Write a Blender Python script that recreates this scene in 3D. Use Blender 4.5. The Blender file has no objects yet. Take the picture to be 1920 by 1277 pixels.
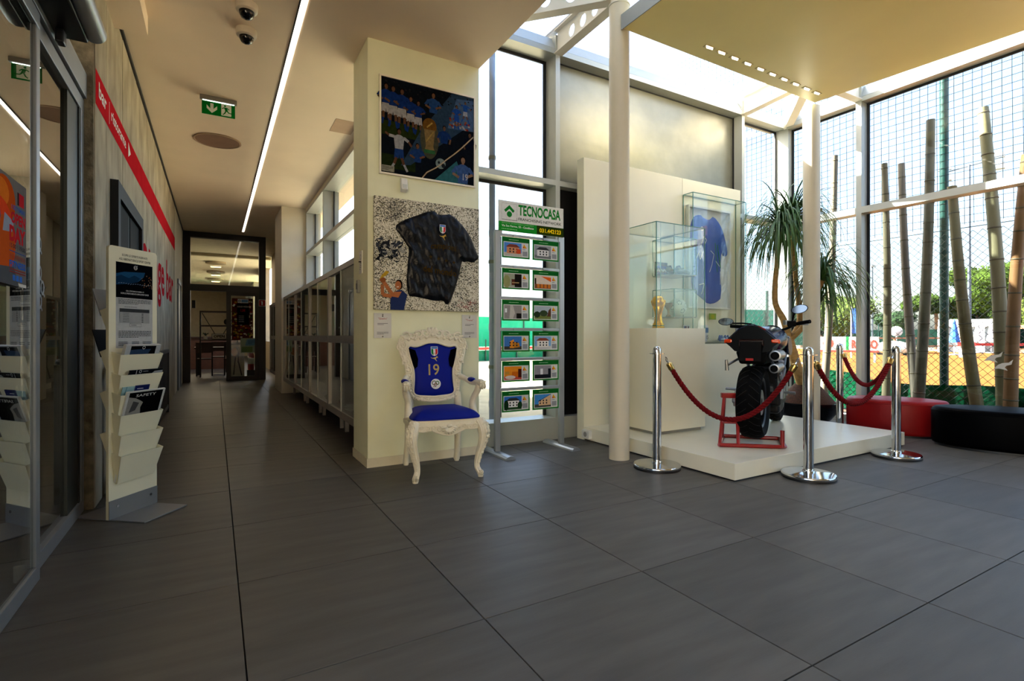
import bpy, bmesh, math, random
from mathutils import Vector, Matrix, noise
random.seed(7)
S = bpy.context.scene
COL = S.collection
PI = math.pi
# ------------------------------------------------------------------ camera, sky, sun, exposure
H = 1.072
cam_d = bpy.data.cameras.new('camera'); cam = bpy.data.objects.new('camera', cam_d); COL.objects.link(cam)
cam.location = (0, 0, H); cam.rotation_euler = (PI/2, 0, -0.5195)
cam_d.sensor_width = 36.0; cam_d.lens = 973.0/1920*36; cam_d.shift_y = -8.5/1920
cam_d.clip_start = 0.05; cam_d.clip_end = 400
S.camera = cam
W = bpy.data.worlds.new('sky'); S.world = W; W.use_nodes = True
SUN_EL = math.radians(41); SUN_AZ = math.atan2(-0.6, 0.8)      # the sun stands behind and left of the glass wall
nt = W.node_tree; nt.nodes.clear()
sky = nt.nodes.new('ShaderNodeTexSky'); sky.sky_type = 'NISHITA'; sky.sun_disc = False
sky.sun_elevation = SUN_EL; sky.sun_rotation = SUN_AZ; sky.air_density = 1.0; sky.dust_density = 3.5; sky.ozone_density = 1.0
bg = nt.nodes.new('ShaderNodeBackground'); bg.inputs['Strength'].default_value = 0.16
out = nt.nodes.new('ShaderNodeOutputWorld')
nt.links.new(sky.outputs[0], bg.inputs[0]); nt.links.new(bg.outputs[0], out.inputs[0])
sd = bpy.data.lights.new('sun', 'SUN'); sd.energy = 9.5; sd.angle = math.radians(0.6); sd.color = (1.0, 0.95, 0.88)
sun = bpy.data.objects.new('sun', sd); COL.objects.link(sun)
sdir = Vector((math.sin(SUN_AZ)*math.cos(SUN_EL), math.cos(SUN_AZ)*math.cos(SUN_EL), math.sin(SUN_EL)))
sun.rotation_euler = sdir.to_track_quat('Z', 'Y').to_euler(); sun.location = (-6, 8, 12)
vs = S.view_settings
S.display_settings.display_device = 'sRGB'
vs.view_transform = 'Standard'; vs.look = 'None'; vs.gamma = 1.0; vs.use_curve_mapping = False
vs.exposure = 3.0
S.cycles.max_bounces = 10; S.cycles.diffuse_bounces = 5; S.cycles.glossy_bounces = 5; S.cycles.transmission_bounces = 8
S.cycles.transparent_max_bounces = 24
S.cycles.caustics_reflective = False; S.cycles.caustics_refractive = False
S.cycles.sample_clamp_indirect = 8.0

# ------------------------------------------------------------------ materials
def hexc(h):
    h = h.lstrip('#'); r = [int(h[i:i+2], 16)/255 for i in (0, 2, 4)]
    return tuple(x/12.92 if x <= .04045 else ((x+.055)/1.055)**2.4 for x in r)
MATS = {}
def mat(name, col, rough=.5, metal=0., var=.08, scale=6., bump=0., bscale=None, spec=.5, emit=0., coat=0., stretch=None, sheen=0.):
    if name in MATS: return MATS[name]
    if isinstance(col, str): col = hexc(col)
    m = bpy.data.materials.new(name); m.use_nodes = True; MATS[name] = m
    t = m.node_tree; b = t.nodes['Principled BSDF']
    b.inputs['Roughness'].default_value = rough; b.inputs['Metallic'].default_value = metal
    b.inputs['Specular IOR Level'].default_value = spec; b.inputs['Coat Weight'].default_value = coat
    b.inputs['Sheen Weight'].default_value = sheen
    tc = t.nodes.new('ShaderNodeTexCoord'); mp = t.nodes.new('ShaderNodeMapping')
    if stretch: mp.inputs['Scale'].default_value = stretch
    t.links.new(tc.outputs['Object'], mp.inputs[0])
    nz = t.nodes.new('ShaderNodeTexNoise'); nz.inputs['Scale'].default_value = scale; nz.inputs['Detail'].default_value = 4
    t.links.new(mp.outputs[0], nz.inputs['Vector'])
    rp = t.nodes.new('ShaderNodeValToRGB')
    rp.color_ramp.elements[0].position = .3; rp.color_ramp.elements[1].position = .7
    rp.color_ramp.elements[0].color = tuple(max(0, c*(1-var)) for c in col)+(1,)
    rp.color_ramp.elements[1].color = tuple(min(1, c*(1+var)) for c in col)+(1,)
    t.links.new(nz.outputs[0], rp.inputs[0]); t.links.new(rp.outputs[0], b.inputs['Base Color'])
    if bump:
        n2 = t.nodes.new('ShaderNodeTexNoise'); n2.inputs['Scale'].default_value = bscale or scale*6
        t.links.new(mp.outputs[0], n2.inputs['Vector'])
        bp = t.nodes.new('ShaderNodeBump'); bp.inputs['Strength'].default_value = bump; bp.inputs['Distance'].default_value = .01
        t.links.new(n2.outputs[0], bp.inputs['Height']); t.links.new(bp.outputs[0], b.inputs['Normal'])
    if emit:
        b.inputs['Emission Color'].default_value = tuple(col)+(1,); b.inputs['Emission Strength'].default_value = emit
    return m
def glass(name, tint=(1, 1, 1), base=.04, power=4., gloss=(1, 1, 1), rough=0.):
    if name in MATS: return MATS[name]
    m = bpy.data.materials.new(name); m.use_nodes = True; MATS[name] = m
    t = m.node_tree; t.nodes.clear()
    tr = t.nodes.new('ShaderNodeBsdfTransparent'); tr.inputs[0].default_value = tuple(tint)+(1,)
    gl = t.nodes.new('ShaderNodeBsdfGlossy'); gl.inputs['Color'].default_value = tuple(gloss)+(1,); gl.inputs['Roughness'].default_value = rough
    lw = t.nodes.new('ShaderNodeLayerWeight'); lw.inputs['Blend'].default_value = .5
    pw = t.nodes.new('ShaderNodeMath'); pw.operation = 'POWER'; pw.inputs[1].default_value = power
    ma = t.nodes.new('ShaderNodeMath'); ma.operation = 'MULTIPLY_ADD'; ma.inputs[1].default_value = .9-base; ma.inputs[2].default_value = base
    mx = t.nodes.new('ShaderNodeMixShader'); o = t.nodes.new('ShaderNodeOutputMaterial')
    t.links.new(lw.outputs['Facing'], pw.inputs[0]); t.links.new(pw.outputs[0], ma.inputs[0]); t.links.new(ma.outputs[0], mx.inputs[0])
    t.links.new(tr.outputs[0], mx.inputs[1]); t.links.new(gl.outputs[0], mx.inputs[2]); t.links.new(mx.outputs[0], o.inputs[0])
    return m
def print_mat(name, rough=.45, grain=.25):
    if name in MATS: return MATS[name]
    m = bpy.data.materials.new(name); m.use_nodes = True; MATS[name] = m
    t = m.node_tree; b = t.nodes['Principled BSDF']; b.inputs['Roughness'].default_value = rough; b.inputs['Specular IOR Level'].default_value = .0
    a = t.nodes.new('ShaderNodeVertexColor'); a.layer_name = 'ink'
    tc = t.nodes.new('ShaderNodeTexCoord'); nz = t.nodes.new('ShaderNodeTexNoise'); nz.inputs['Scale'].default_value = 45; nz.inputs['Detail'].default_value = 6
    mx = t.nodes.new('ShaderNodeMixRGB'); mx.blend_type = 'MULTIPLY'; mx.inputs[0].default_value = grain
    t.links.new(tc.outputs['Object'], nz.inputs['Vector']); t.links.new(a.outputs[0], mx.inputs[1]); t.links.new(nz.outputs[0], mx.inputs[2])
    t.links.new(mx.outputs[0], b.inputs['Base Color'])
    return m
def stripes_bump(name, col, rough, scale, axis_scale, strength, metal=0.):
    m = mat(name, col, rough, metal)
    t = m.node_tree; b = t.nodes['Principled BSDF']
    tc = t.nodes.new('ShaderNodeTexCoord'); mp = t.nodes.new('ShaderNodeMapping'); mp.inputs['Scale'].default_value = axis_scale
    n = t.nodes.new('ShaderNodeTexNoise'); n.inputs['Scale'].default_value = scale; n.inputs['Detail'].default_value = 2
    bp = t.nodes.new('ShaderNodeBump'); bp.inputs['Strength'].default_value = strength; bp.inputs['Distance'].default_value = .01
    t.links.new(tc.outputs['Object'], mp.inputs[0]); t.links.new(mp.outputs[0], n.inputs['Vector']); t.links.new(n.outputs[0], bp.inputs['Height'])
    t.links.new(bp.outputs[0], b.inputs['Normal'])
    return m

# ------------------------------------------------------------------ mesh helpers
class MB:
    """collects shapes and links them as ONE mesh object"""
    def __init__(s): s.v = []; s.f = []; s.sm = []
    def add(s, vs_, fs, smooth=False, M=None):
        o = len(s.v)
        s.v += [tuple(M @ Vector(p)) if M is not None else tuple(p) for p in vs_]
        s.f += [tuple(i+o for i in f) for f in fs]; s.sm += [smooth]*len(fs); return s
    def box(s, x0, x1, y0, y1, z0, z1, M=None):
        v = [(x, y, z) for z in (z0, z1) for y in (y0, y1) for x in (x0, x1)]
        return s.add(v, [(0, 2, 3, 1), (4, 5, 7, 6), (0, 1, 5, 4), (2, 6, 7, 3), (0, 4, 6, 2), (1, 3, 7, 5)], False, M)
    def cbox(s, c, d, M=None):
        return s.box(c[0]-d[0]/2, c[0]+d[0]/2, c[1]-d[1]/2, c[1]+d[1]/2, c[2]-d[2]/2, c[2]+d[2]/2, M)
    def bar(s, a, b, w, h, up=(0, 0, 1)):
        a, b = Vector(a), Vector(b); d = (b-a); L = d.length; d.normalize()
        u = Vector(up); r = d.cross(u)
        if r.length < 1e-4: r = d.cross(Vector((1, 0, 0)))
        r.normalize(); u = r.cross(d)
        M = Matrix((r, d, u)).transposed().to_4x4(); M.translation = a
        return s.box(-w/2, w/2, 0, L, -h/2, h/2, M)
    def tube(s, pts, r, n=8, caps=True, closed=False, flat=1.0, M=None):
        pts = [Vector(p) for p in pts]; m = len(pts)
        rs = r if isinstance(r, (list, tuple)) else [r]*m
        vs_ = []; fs = []; ref = None
        for i, p in enumerate(pts):
            if closed: d = pts[(i+1) % m]-pts[i-1]
            else: d = pts[min(i+1, m-1)]-pts[max(i-1, 0)]
            if d.length < 1e-9: d = Vector((0, 0, 1))
            d.normalize()
            if ref is None:
                ref = d.orthogonal().normalized()
            ref = (ref-d*ref.dot(d))
            if ref.length < 1e-6: ref = d.orthogonal()
            ref.normalize(); bn = d.cross(ref)
            for k in range(n):
                a = 2*PI*k/n
                vs_.append(p+ref*(math.cos(a)*rs[i])+bn*(math.sin(a)*rs[i]*flat))
        L = m if closed else m-1
        for i in range(L):
            j = (i+1) % m
            for k in range(n):
                k2 = (k+1) % n
                fs.append((i*n+k, i*n+k2, j*n+k2, j*n+k))
        if caps and not closed:
            fs.append(tuple(range(n-1, -1, -1))); fs.append(tuple((m-1)*n+k for k in range(n)))
        return s.add(vs_, fs, n > 4, M)
    def cyl(s, a, b, r0, r1=None, n=16): return s.tube([a, b], [r0, r0 if r1 is None else r1], n)
    def lathe(s, prof, n=24, M=None, closed=False, smooth=True, cap=True):
        vs_ = []; fs = []; m = len(prof)
        for (r, z) in prof:
            for k in range(n):
                a = 2*PI*k/n; vs_.append((r*math.cos(a), r*math.sin(a), z))
        for i in range(m if closed else m-1):
            j = (i+1) % m
            for k in range(n):
                k2 = (k+1) % n; fs.append((i*n+k, i*n+k2, j*n+k2, j*n+k))
        if cap and not closed:
            fs.append(tuple(range(n-1, -1, -1))); fs.append(tuple((m-1)*n+k for k in range(n)))
        return s.add(vs_, fs, smooth, M)
    def ell(s, c, r, n=16, m=10, M=None):
        vs_ = [(c[0], c[1], c[2]-r[2])]; fs = []
        for i in range(1, m):
            t = -PI/2+PI*i/m
            for k in range(n):
                a = 2*PI*k/n; vs_.append((c[0]+r[0]*math.cos(t)*math.cos(a), c[1]+r[1]*math.cos(t)*math.sin(a), c[2]+r[2]*math.sin(t)))
        vs_.append((c[0], c[1], c[2]+r[2])); top = len(vs_)-1
        for k in range(n): fs.append((0, 1+(k+1) % n, 1+k))
        for i in range(m-2):
            for k in range(n):
                a = 1+i*n; b = a+n; fs.append((a+k, a+(k+1) % n, b+(k+1) % n, b+k))
        for k in range(n): fs.append((top, 1+(m-2)*n+k, 1+(m-2)*n+(k+1) % n))
        return s.add(vs_, fs, True, M)
    def prism(s, poly, z0, z1, M=None, smooth=False):
        n = len(poly); v = [(x, y, z0) for x, y in poly]+[(x, y, z1) for x, y in poly]
        f = [tuple(range(n-1, -1, -1)), tuple(range(n, 2*n))]+[(i, (i+1) % n, n+(i+1) % n, n+i) for i in range(n)]
        return s.add(v, f, smooth, M)
    def ring(s, outer, inner, z0, z1, M=None):
        """flat frame between two outlines with equal vertex counts"""
        n = len(outer); v = [(x, y, z0) for x, y in outer]+[(x, y, z0) for x, y in inner]+[(x, y, z1) for x, y in outer]+[(x, y, z1) for x, y in inner]
        f = []
        for i in range(n):
            j = (i+1) % n
            f += [(i, n+i, n+j, j), (2*n+i, 2*n+j, 3*n+j, 3*n+i), (i, j, 2*n+j, 2*n+i), (n+i, 3*n+i, 3*n+j, n+j)]
        return s.add(v, f, False, M)
    def quad(s, a, b, c, d): return s.add([a, b, c, d], [(0, 1, 2, 3)])
    def build(s, name, m, parent=None, bevel=0., seg=2, loc=None, rot=None, fix=True):
        me = bpy.data.meshes.new(name); me.from_pydata(s.v, [], s.f); me.update()
        me.polygons.foreach_set('use_smooth', s.sm)
        if fix:
            bm = bmesh.new(); bm.from_mesh(me); bmesh.ops.recalc_face_normals(bm, faces=bm.faces); bm.to_mesh(me); bm.free()
        if any(s.sm): me.set_sharp_from_angle(angle=math.radians(42))
        me.materials.append(m)
        o = bpy.data.objects.new(name, me); COL.objects.link(o)
        if parent is not None: o.parent = parent
        if loc is not None: o.location = loc
        if rot is not None: o.rotation_euler = rot
        if bevel:
            b = o.modifiers.new('bevel', 'BEVEL'); b.width = bevel; b.segments = seg; b.limit_method = 'ANGLE'; b.angle_limit = math.radians(40)
        return o
def tag(o, label=None, cat=None, group=None, kind=None):
    if label: o['label'] = label
    if cat: o['category'] = cat
    if group: o['group'] = group
    if kind: o['kind'] = kind
    return o
def thing(name, label, cat, loc=(0, 0, 0), rz=0., group=None):
    o = bpy.data.objects.new(name, None); COL.objects.link(o); o.empty_display_size = .1
    o.location = loc; o.rotation_euler = (0, 0, rz)
    return tag(o, label, cat, group)
def struct(name, loc=(0, 0, 0)):
    o = bpy.data.objects.new(name, None); COL.objects.link(o); o.location = loc; o['kind'] = 'structure'; return o
def kids(o): return [c for c in COL.objects if c.parent == o]
def copy_tree(o, parent=None):
    c = o.copy(); COL.objects.link(c)
    if parent is not None: c.parent = parent
    for ch in kids(o): copy_tree(ch, c)
    return c
def frame(o, u, v):
    """matrix whose x,y axes are u,v and whose z axis is the outward normal u x v"""
    u = Vector(u).normalized(); v = Vector(v).normalized(); n = u.cross(v).normalized()
    M = Matrix((u, v, n)).transposed().to_4x4(); M.translation = Vector(o); return M
def ellpts(cx, cy, rx, ry, n=14, a0=0, a1=2*PI): return [(cx+rx*math.cos(a0+(a1-a0)*i/n), cy+ry*math.sin(a0+(a1-a0)*i/n)) for i in range(n)]
def line(a, b, w):
    a, b = Vector(a), Vector(b); d = (b-a).normalized(); n = Vector((-d.y, d.x))*w/2
    return [tuple(a+n), tuple(a-n), tuple(b-n), tuple(b+n)]
_tc = {}
def text_mesh(s, bold=0.):
    k = (s, bold)
    if k in _tc: return _tc[k]
    cu = bpy.data.curves.new('t', 'FONT'); cu.body = s; cu.size = 1; cu.offset = bold; cu.resolution_u = 3
    ob = bpy.data.objects.new('t', cu); COL.objects.link(ob)
    dg = bpy.context.evaluated_depsgraph_get(); dg.update()
    me = bpy.data.meshes.new_from_object(ob.evaluated_get(dg))
    vs_ = [(v.co.x, v.co.y) for v in me.vertices]; fs = [tuple(p.vertices) for p in me.polygons]
    bpy.data.objects.remove(ob); bpy.data.curves.remove(cu); bpy.data.meshes.remove(me)
    x0 = min(v[0] for v in vs_); x1 = max(v[0] for v in vs_); y0 = min(v[1] for v in vs_); y1 = max(v[1] for v in vs_)
    _tc[k] = (vs_, fs, x0, x1, y0, y1); return _tc[k]
INK_GAIN = [1.0]
class Ink:
    """flat print: polygons of flat ink on one sheet, each layer a hair above the last"""
    def __init__(s, M, step=.00004): s.M = M; s.v = []; s.f = []; s.c = []; s.k = 0; s.st = step; s.hold = False
    def _z(s):
        if not s.hold: s.k += 1
        return s.k*s.st
    def poly(s, pts, col):
        if isinstance(col, str): col = hexc(col)
        z = s._z(); o = len(s.v); s.v += [tuple(s.M @ Vector((x, y, z))) for x, y in pts]
        s.f.append(tuple(range(o, o+len(pts)))); s.c.append(col)
    def rect(s, x0, y0, x1, y1, col): s.poly([(x0, y0), (x1, y0), (x1, y1), (x0, y1)], col)
    def ell(s, cx, cy, rx, ry, col, n=14): s.poly(ellpts(cx, cy, rx, ry, n), col)
    def line(s, a, b, w, col): s.poly(line(a, b, w), col)
    def ringp(s, cx, cy, r, w, col, ry=None, n=18):
        if isinstance(col, str): col = hexc(col)
        ry = ry or r; z = s._z(); o = len(s.v)
        for i in range(n):
            a = 2*PI*i/n
            s.v += [tuple(s.M @ Vector((cx+(r+d)*math.cos(a), cy+(ry+d)*math.sin(a), z))) for d in (-w/2, w/2)]
        for i in range(n):
            j = (i+1) % n; s.f.append((o+2*i, o+2*i+1, o+2*j+1, o+2*j)); s.c.append(col)
    def mesh2(s, vs_, fs, col):
        if isinstance(col, str): col = hexc(col)
        z = s._z(); o = len(s.v); s.v += [tuple(s.M @ Vector((x, y, z))) for x, y in vs_]
        s.f += [tuple(i+o for i in f) for f in fs]; s.c += [col]*len(fs)
    def text(s, t, x0, y0, x1, y1, col, bold=0., skew=0., mapf=None):
        vs_, fs, a, b, c, d = text_mesh(t, bold)
        q = [(x0+(x-a)/(b-a)*(x1-x0)+skew*(y-c)/(d-c)*(y1-y0), y0+(y-c)/(d-c)*(y1-y0)) for x, y in vs_]
        if mapf: q = [mapf(*p) for p in q]
        s.mesh2(q, fs, col)
    def texth(s, t, x, y, h, col, w=None, bold=0., align='l'):
        """height h for capitals; width follows unless given"""
        vs_, fs, a, b, c, d = text_mesh(t, bold); k = h/.69
        wd = w if w else (b-a)*k*.92
        x0 = x if align == 'l' else (x-wd/2 if align == 'c' else x-wd)
        q = [(x0+(vx-a)/(b-a)*wd, y+vy*k) for vx, vy in vs_]
        s.mesh2(q, fs, col)
    def greek(s, x0, y0, x1, y1, rows, col, fill=.45):
        dy = (y1-y0)/rows; s.k += 1; s.hold = True
        for i in range(rows):
            y = y1-(i+.5)*dy; x = x0
            xe = x1 if i < rows-1 else x0+(x1-x0)*.6
            while x < xe:
                w = (x1-x0)*random.uniform(.03, .10); s.rect(x, y-dy*fill/2, min(x+w, xe), y+dy*fill/2, col); x += w+(x1-x0)*.015
        s.hold = False
    def build(s, name, parent=None, m=None):
        me = bpy.data.meshes.new(name); me.from_pydata(s.v, [], s.f); me.update()
        at = me.color_attributes.new('ink', 'FLOAT_COLOR', 'CORNER'); i = 0
        for p, c in zip(me.polygons, s.c):
            for _ in p.vertices: at.data[i].color = (c[0]*INK_GAIN[0], c[1]*INK_GAIN[0], c[2]*INK_GAIN[0], 1); i += 1
        me.materials.append(m or print_mat('printed_paper'))
        o = bpy.data.objects.new(name, me); COL.objects.link(o)
        if parent is not None: o.parent = parent
        return o
def figure(k, x, y, h, shirt, shorts='#d8d8d8', skin='#8a5f45', hair='#1c1410', pose=0, num=None, half=False):
    """a small printed player"""
    u = h/8.
    k.ell(x, y+h*.93, u*.42, u*.55, hair, 10)
    k.ell(x+u*.05, y+h*.915, u*.34, u*.46, skin, 10)
    k.line((x, y+h*.86), (x, y+h*.8), u*.4, skin)
    k.poly([(x-u*1.0, y+h*.80), (x-u*.3, y+h*.845), (x+u*.3, y+h*.845), (x+u*1.0, y+h*.80), (x+u*.75, y+h*.5), (x-u*.75, y+h*.5)], shirt)
    arms = [((-.9, .79), (-1.5, .62), (-1.2, .5)), ((.9, .79), (1.5, .64), (1.25, .5))] if pose == 0 else \
        ([((-.9, .79), (-1.9, .8), (-2.6, .86)), ((.9, .79), (1.8, .72), (2.4, .62))] if pose == 1 else [((-.9, .79), (-1.6, .66), (-.6, .6)), ((.9, .79), (1.6, .68), (.5, .62))])
    for a, b, c in arms:
        p, q, r = [(x+t[0]*u, y+t[1]*h) for t in (a, b, c)]
        k.line(p, q, u*.55, shirt); k.line(q, r, u*.38, skin)
    if half: return
    k.poly([(x-u*.8, y+h*.52), (x+u*.8, y+h*.52), (x+u*.95, y+h*.3), (x+u*.1, y+h*.3), (x, y+h*.4), (x-u*.1, y+h*.3), (x-u*.95, y+h*.3)], shorts)
    sp = .5 if pose != 1 else 1.3
    for sg in (-1, 1):
        k.line((x+sg*u*.5, y+h*.32), (x+sg*u*(.3+sp*.5), y+h*.16), u*.5, skin)
        k.line((x+sg*u*(.3+sp*.5), y+h*.17), (x+sg*u*(.3+sp), y+h*.02), u*.42, shirt)
CAT = [(0, .84), (.05, .74), (.14, .66), (.28, .64), (.42, .69), (.56, .74), (.68, .82), (.76, .9), (.82, 1), (.87, .95), (.97, .91), (.95, .85), (.87, .81), (.9, .74), (1, .66), (.97, .61), (.87, .66), (.79, .64), (.72, .54), (.68, .44), (.72, .28), (.78, .12), (.86, .03), (.8, -.02), (.71, .08), (.63, .24), (.56, .36), (.44, .46), (.32, .52), (.2, .54), (.1, .6), (.03, .7)]
def leaping_cat(k, x0, y0, w, h, col):
    k.poly([(x0+a*w, y0+b*h) for a, b in CAT], col)
def crest(k, cx, cy, w, h):
    P = [(-.5, .5), (.5, .5), (.5, -.2), (.3, -.42), (0, -.5), (-.3, -.42), (-.5, -.2)]
    k.poly([(cx+a*w*1.12, cy+b*h*1.1) for a, b in P], '#e6e6ea')
    k.poly([(cx-.5*w, cy+.27*h), (cx-.17*w, cy+.27*h), (cx-.17*w, cy-.46*h), (cx-.3*w, cy-.42*h), (cx-.5*w, cy-.2*h)], '#1b7a3a')
    k.poly([(cx+.5*w, cy+.27*h), (cx+.17*w, cy+.27*h), (cx+.17*w, cy-.46*h), (cx+.3*w, cy-.42*h), (cx+.5*w, cy-.2*h)], '#c8272d')
    k.rect(cx-.5*w, cy+.3*h, cx+.5*w, cy+.5*h, '#3f74c0')
    k.ringp(cx, cy-.27*h, .12*w, .06*w, '#b8963c')
# ------------------------------------------------------------------ setting
m_white = mat('white_plaster', '#cfc8b4', .75, var=.03)
m_pill = mat('cream_plaster', '#d8dabb', .7, var=.03)
m_ceil = mat('ceiling_paint', '#e8d6bd', .8, var=.03, scale=2)
m_soff = mat('soffit_paint', '#f3e69a', .38, var=.04, scale=1.2)
m_alu = mat('satin_aluminium', '#a9aca6', .42, .25, var=.03)
m_alud = mat('grey_aluminium', '#8d9296', .4, .5, var=.04)
m_brush = stripes_bump('brushed_panel', '#7c7a6d', .36, 2.0, (1.2, 1, 8), .12, .75)
m_black = mat('black_gasket', '#0b0b0c', .6, var=.2)
m_blackp = mat('black_paint', '#101012', .4, var=.1)
m_dark = mat('dark_bronze_frame', '#221f1d', .45, .2)
m_beam = mat('white_beam_paint', '#d8d2c4', .55, var=.02)
m_conc = mat('board_concrete', '#a39b88', .85, var=.3, scale=4.5, bump=.12, bscale=40, stretch=(1, 1, .55), spec=.1)
m_grout = mat('grout', '#1b1a19', .9)
g_win = glass('window_glass', (.72, .745, .75), .03, 4.5)
g_door = glass('door_glass', (.45, .48, .48), .12, 3.2)
g_part = glass('partition_glass', (.95, .965, .96), .04, 4.5)
g_film = glass('filmed_glass', (.88, .91, .92), .03, 9)
g_case = glass('case_glass', (.965, .99, .98), .035, 4.5)
g_roof = glass('roof_glass', (.98, .99, .99), .02, 5)
# floor tiles
m_tile = mat('slate_tile', '#54524d', .42, var=.19, scale=3.4, bump=.04, bscale=60, stretch=(.5, 3.5, 1), spec=.14)
t = m_tile.node_tree; b = t.nodes['Principled BSDF']; src = b.inputs['Base Color'].links[0].from_socket
oi = t.nodes.new('ShaderNodeObjectInfo'); mr = t.nodes.new('ShaderNodeMapRange'); mr.inputs[3].default_value = .86; mr.inputs[4].default_value = 1.12
hs = t.nodes.new('ShaderNodeHueSaturation'); t.links.new(oi.outputs['Random'], mr.inputs[0]); t.links.new(mr.outputs[0], hs.inputs['Value'])
t.links.new(src, hs.inputs['Color']); t.links.new(hs.outputs[0], b.inputs['Base Color'])
fl = MB().box(-2.6, 7.15, -3, 4.68, -.06, -.008).box(-.9, 1.7, 4.68, 14.3, -.06, -.008).build('floor', m_grout); fl['kind'] = 'structure'
TX, TY = .8, .778
def tile_mesh(w, d):
    a, c, g = w/2-.0024, d/2-.0024, .0012
    return MB().add([(-a, -c, -.009), (a, -c, -.009), (a, c, -.009), (-a, c, -.009), (-a, -c, -g), (a, -c, -g), (a, c, -g), (-a, c, -g),
                     (-a+g, -c+g, 0), (a-g, -c+g, 0), (a-g, c-g, 0), (-a+g, c-g, 0)],
                    [(0, 1, 5, 4), (1, 2, 6, 5), (2, 3, 7, 6), (3, 0, 4, 7), (4, 5, 9, 8), (5, 6, 10, 9), (6, 7, 11, 10), (7, 4, 8, 11), (8, 9, 10, 11)])
tile0 = tile_mesh(TX, TY).build('tile', m_tile, fl); first = True
for j in range(-4, 16):
    for i in range(-3, 9):
        x0 = .0866+TX*i; y0 = 1.759+TY*j
        if y0 > 4.4 and i > 1: continue
        if y0 > 4.0 and i < -1: continue
        x1 = min(x0+TX, 7.0); y1 = y0+TY
        if i > 1: y1 = min(y1, 4.5)
        if x1-x0 < .05: continue
        if (x1-x0 < TX-.01) or (y1-y0 < TY-.01): o = tile_mesh(x1-x0, y1-y0).build('tile', m_tile, fl)
        elif first: o = tile0; first = False
        else: o = tile0.copy(); COL.objects.link(o)
        o.location = ((x0+x1)/2, (y0+y1)/2, 0)
MB().box(-3.5, 1.75, 14.2, 32, -.06, 0).build('floor', mat('dark_vinyl', '#2a2725', .4))['kind'] = 'structure'
MB().box(-6, -2.6, -3, 14, -.06, -.004).build('floor', mat('porch_paving', '#3a3835', .8))['kind'] = 'structure'

# low ceiling over the corridor, with its light slot and hatch
ce = MB().box(-.95, 2.08, -3, 14.25, 3.5, 4.3).build('ceiling', m_ceil); ce['kind'] = 'structure'
MB().box(1.17, 1.42, 6.0, 6.4, 3.497, 3.502).build('access_hatch', mat('hatch_paint', '#b79a7e', .8), ce)
so = MB().add([(3.02, -3, 3.70), (6.55, -3, 3.70), (5.86, 3.38, 3.70), (3.02, 3.38, 3.70), (3.02, -3, 3.81), (6.55, -3, 3.81), (5.86, 3.38, 3.81), (3.02, 3.38, 3.81)],
              [(0, 1, 2, 3), (4, 5, 6, 7), (0, 1, 5, 4), (1, 2, 6, 5), (2, 3, 7, 6), (3, 0, 4, 7)]).build('ceiling', m_soff); so['kind'] = 'structure'
MB().box(3.16, 5.6, -3, 3.22, 3.81, 4.36).build('roof_deck', m_beam, so)
MB().box(3.012, 3.02, -3, 3.39, 3.69, 3.82).build('edge_trim', m_alud, so)
pr = MB().box(-3.2, 2.05, -3.2, 8.6, 4.3, 7.4).box(-3.6, 1.75, 8.6, 32, 3.6, 4.6).build('wall_sun_block', m_white); pr['kind'] = 'structure'  # unseen tall block added to shade the left roof strip; low part roofs restaurant
MB().box(-3.2, 7.2, -3.25, -3.0, 0, 4.4).build('wall_back', mat('back_wall', '#c9b99d', .8))['kind'] = 'structure'
# wall_left: concrete in board-marked panels, then plaster
wl = MB().box(-.95, -.662, 4.09, 14.2, -.05, 3.5).build('wall_left', mat('concrete_joint', '#2f2b24', .9)); wl['kind'] = 'structure'
ys = [4.09, 4.48, 5.2, 6.02, 6.85, 7.8, 8.85, 10.0, 11.4]
for a, b_ in zip(ys[:-1], ys[1:]):
    pd = random.uniform(0, .003)
    MB().box(-.67, -.650+pd, a+.007, b_-.007, 0, 3.47).build('concrete_panel', m_conc, wl, bevel=.004)
MB().box(-.67, -.648, 11.408, 14.2, 0, 3.47).build('plaster_panel', m_white, wl)
MB().box(-.90, -.655, 4.075, 4.09, 0, 3.5).build('end_face', mat('rough_concrete', '#7c7563', .95, var=.45, scale=14, bump=.8, bscale=40), wl)
MB().box(-.655, -.632, 4.3, 14.2, 3.468, 3.5).build('trim_1', m_black)['kind'] = 'structure'
st = MB().add([(-.6475, 4.10, 2.525), (-.6475, 11.42, 2.645), (-.6475, 11.42, 2.885), (-.6475, 4.10, 2.745)], [(0, 1, 2, 3)]).build('painted_stripe', mat('red_paint', '#b5222a', .8, spec=0.), wl)
K = Ink(frame((-.6468, 0, 0), (0, 1, 0), (0, 0, 1)))
sl = lambda x, y: (x, y+(x-4.1)*.0164)
K.text('bar', 4.20, 2.60, 4.47, 2.70, '#ecebe6', .02, mapf=sl); K.rect(4.575, 2.565, 4.585, 2.72, '#ecebe6'); K.text('ristorante', 4.66, 2.61, 5.36, 2.69, '#ecebe6', .015, mapf=sl)
K.poly([(5.50, 2.61), (5.64, 2.672), (5.50, 2.735)], '#ecebe6')
K.build('wall_lettering', wl)
K = Ink(frame((-.6475, 0, 0), (0, 1, 0), (0, 0, 1))); K.text('lounge bar', 6.22, 1.46, 10.95, 2.24, '#b3262c', .025); tag(K.build('wall_lettering', wl), 'large red lounge bar lettering')
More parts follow.
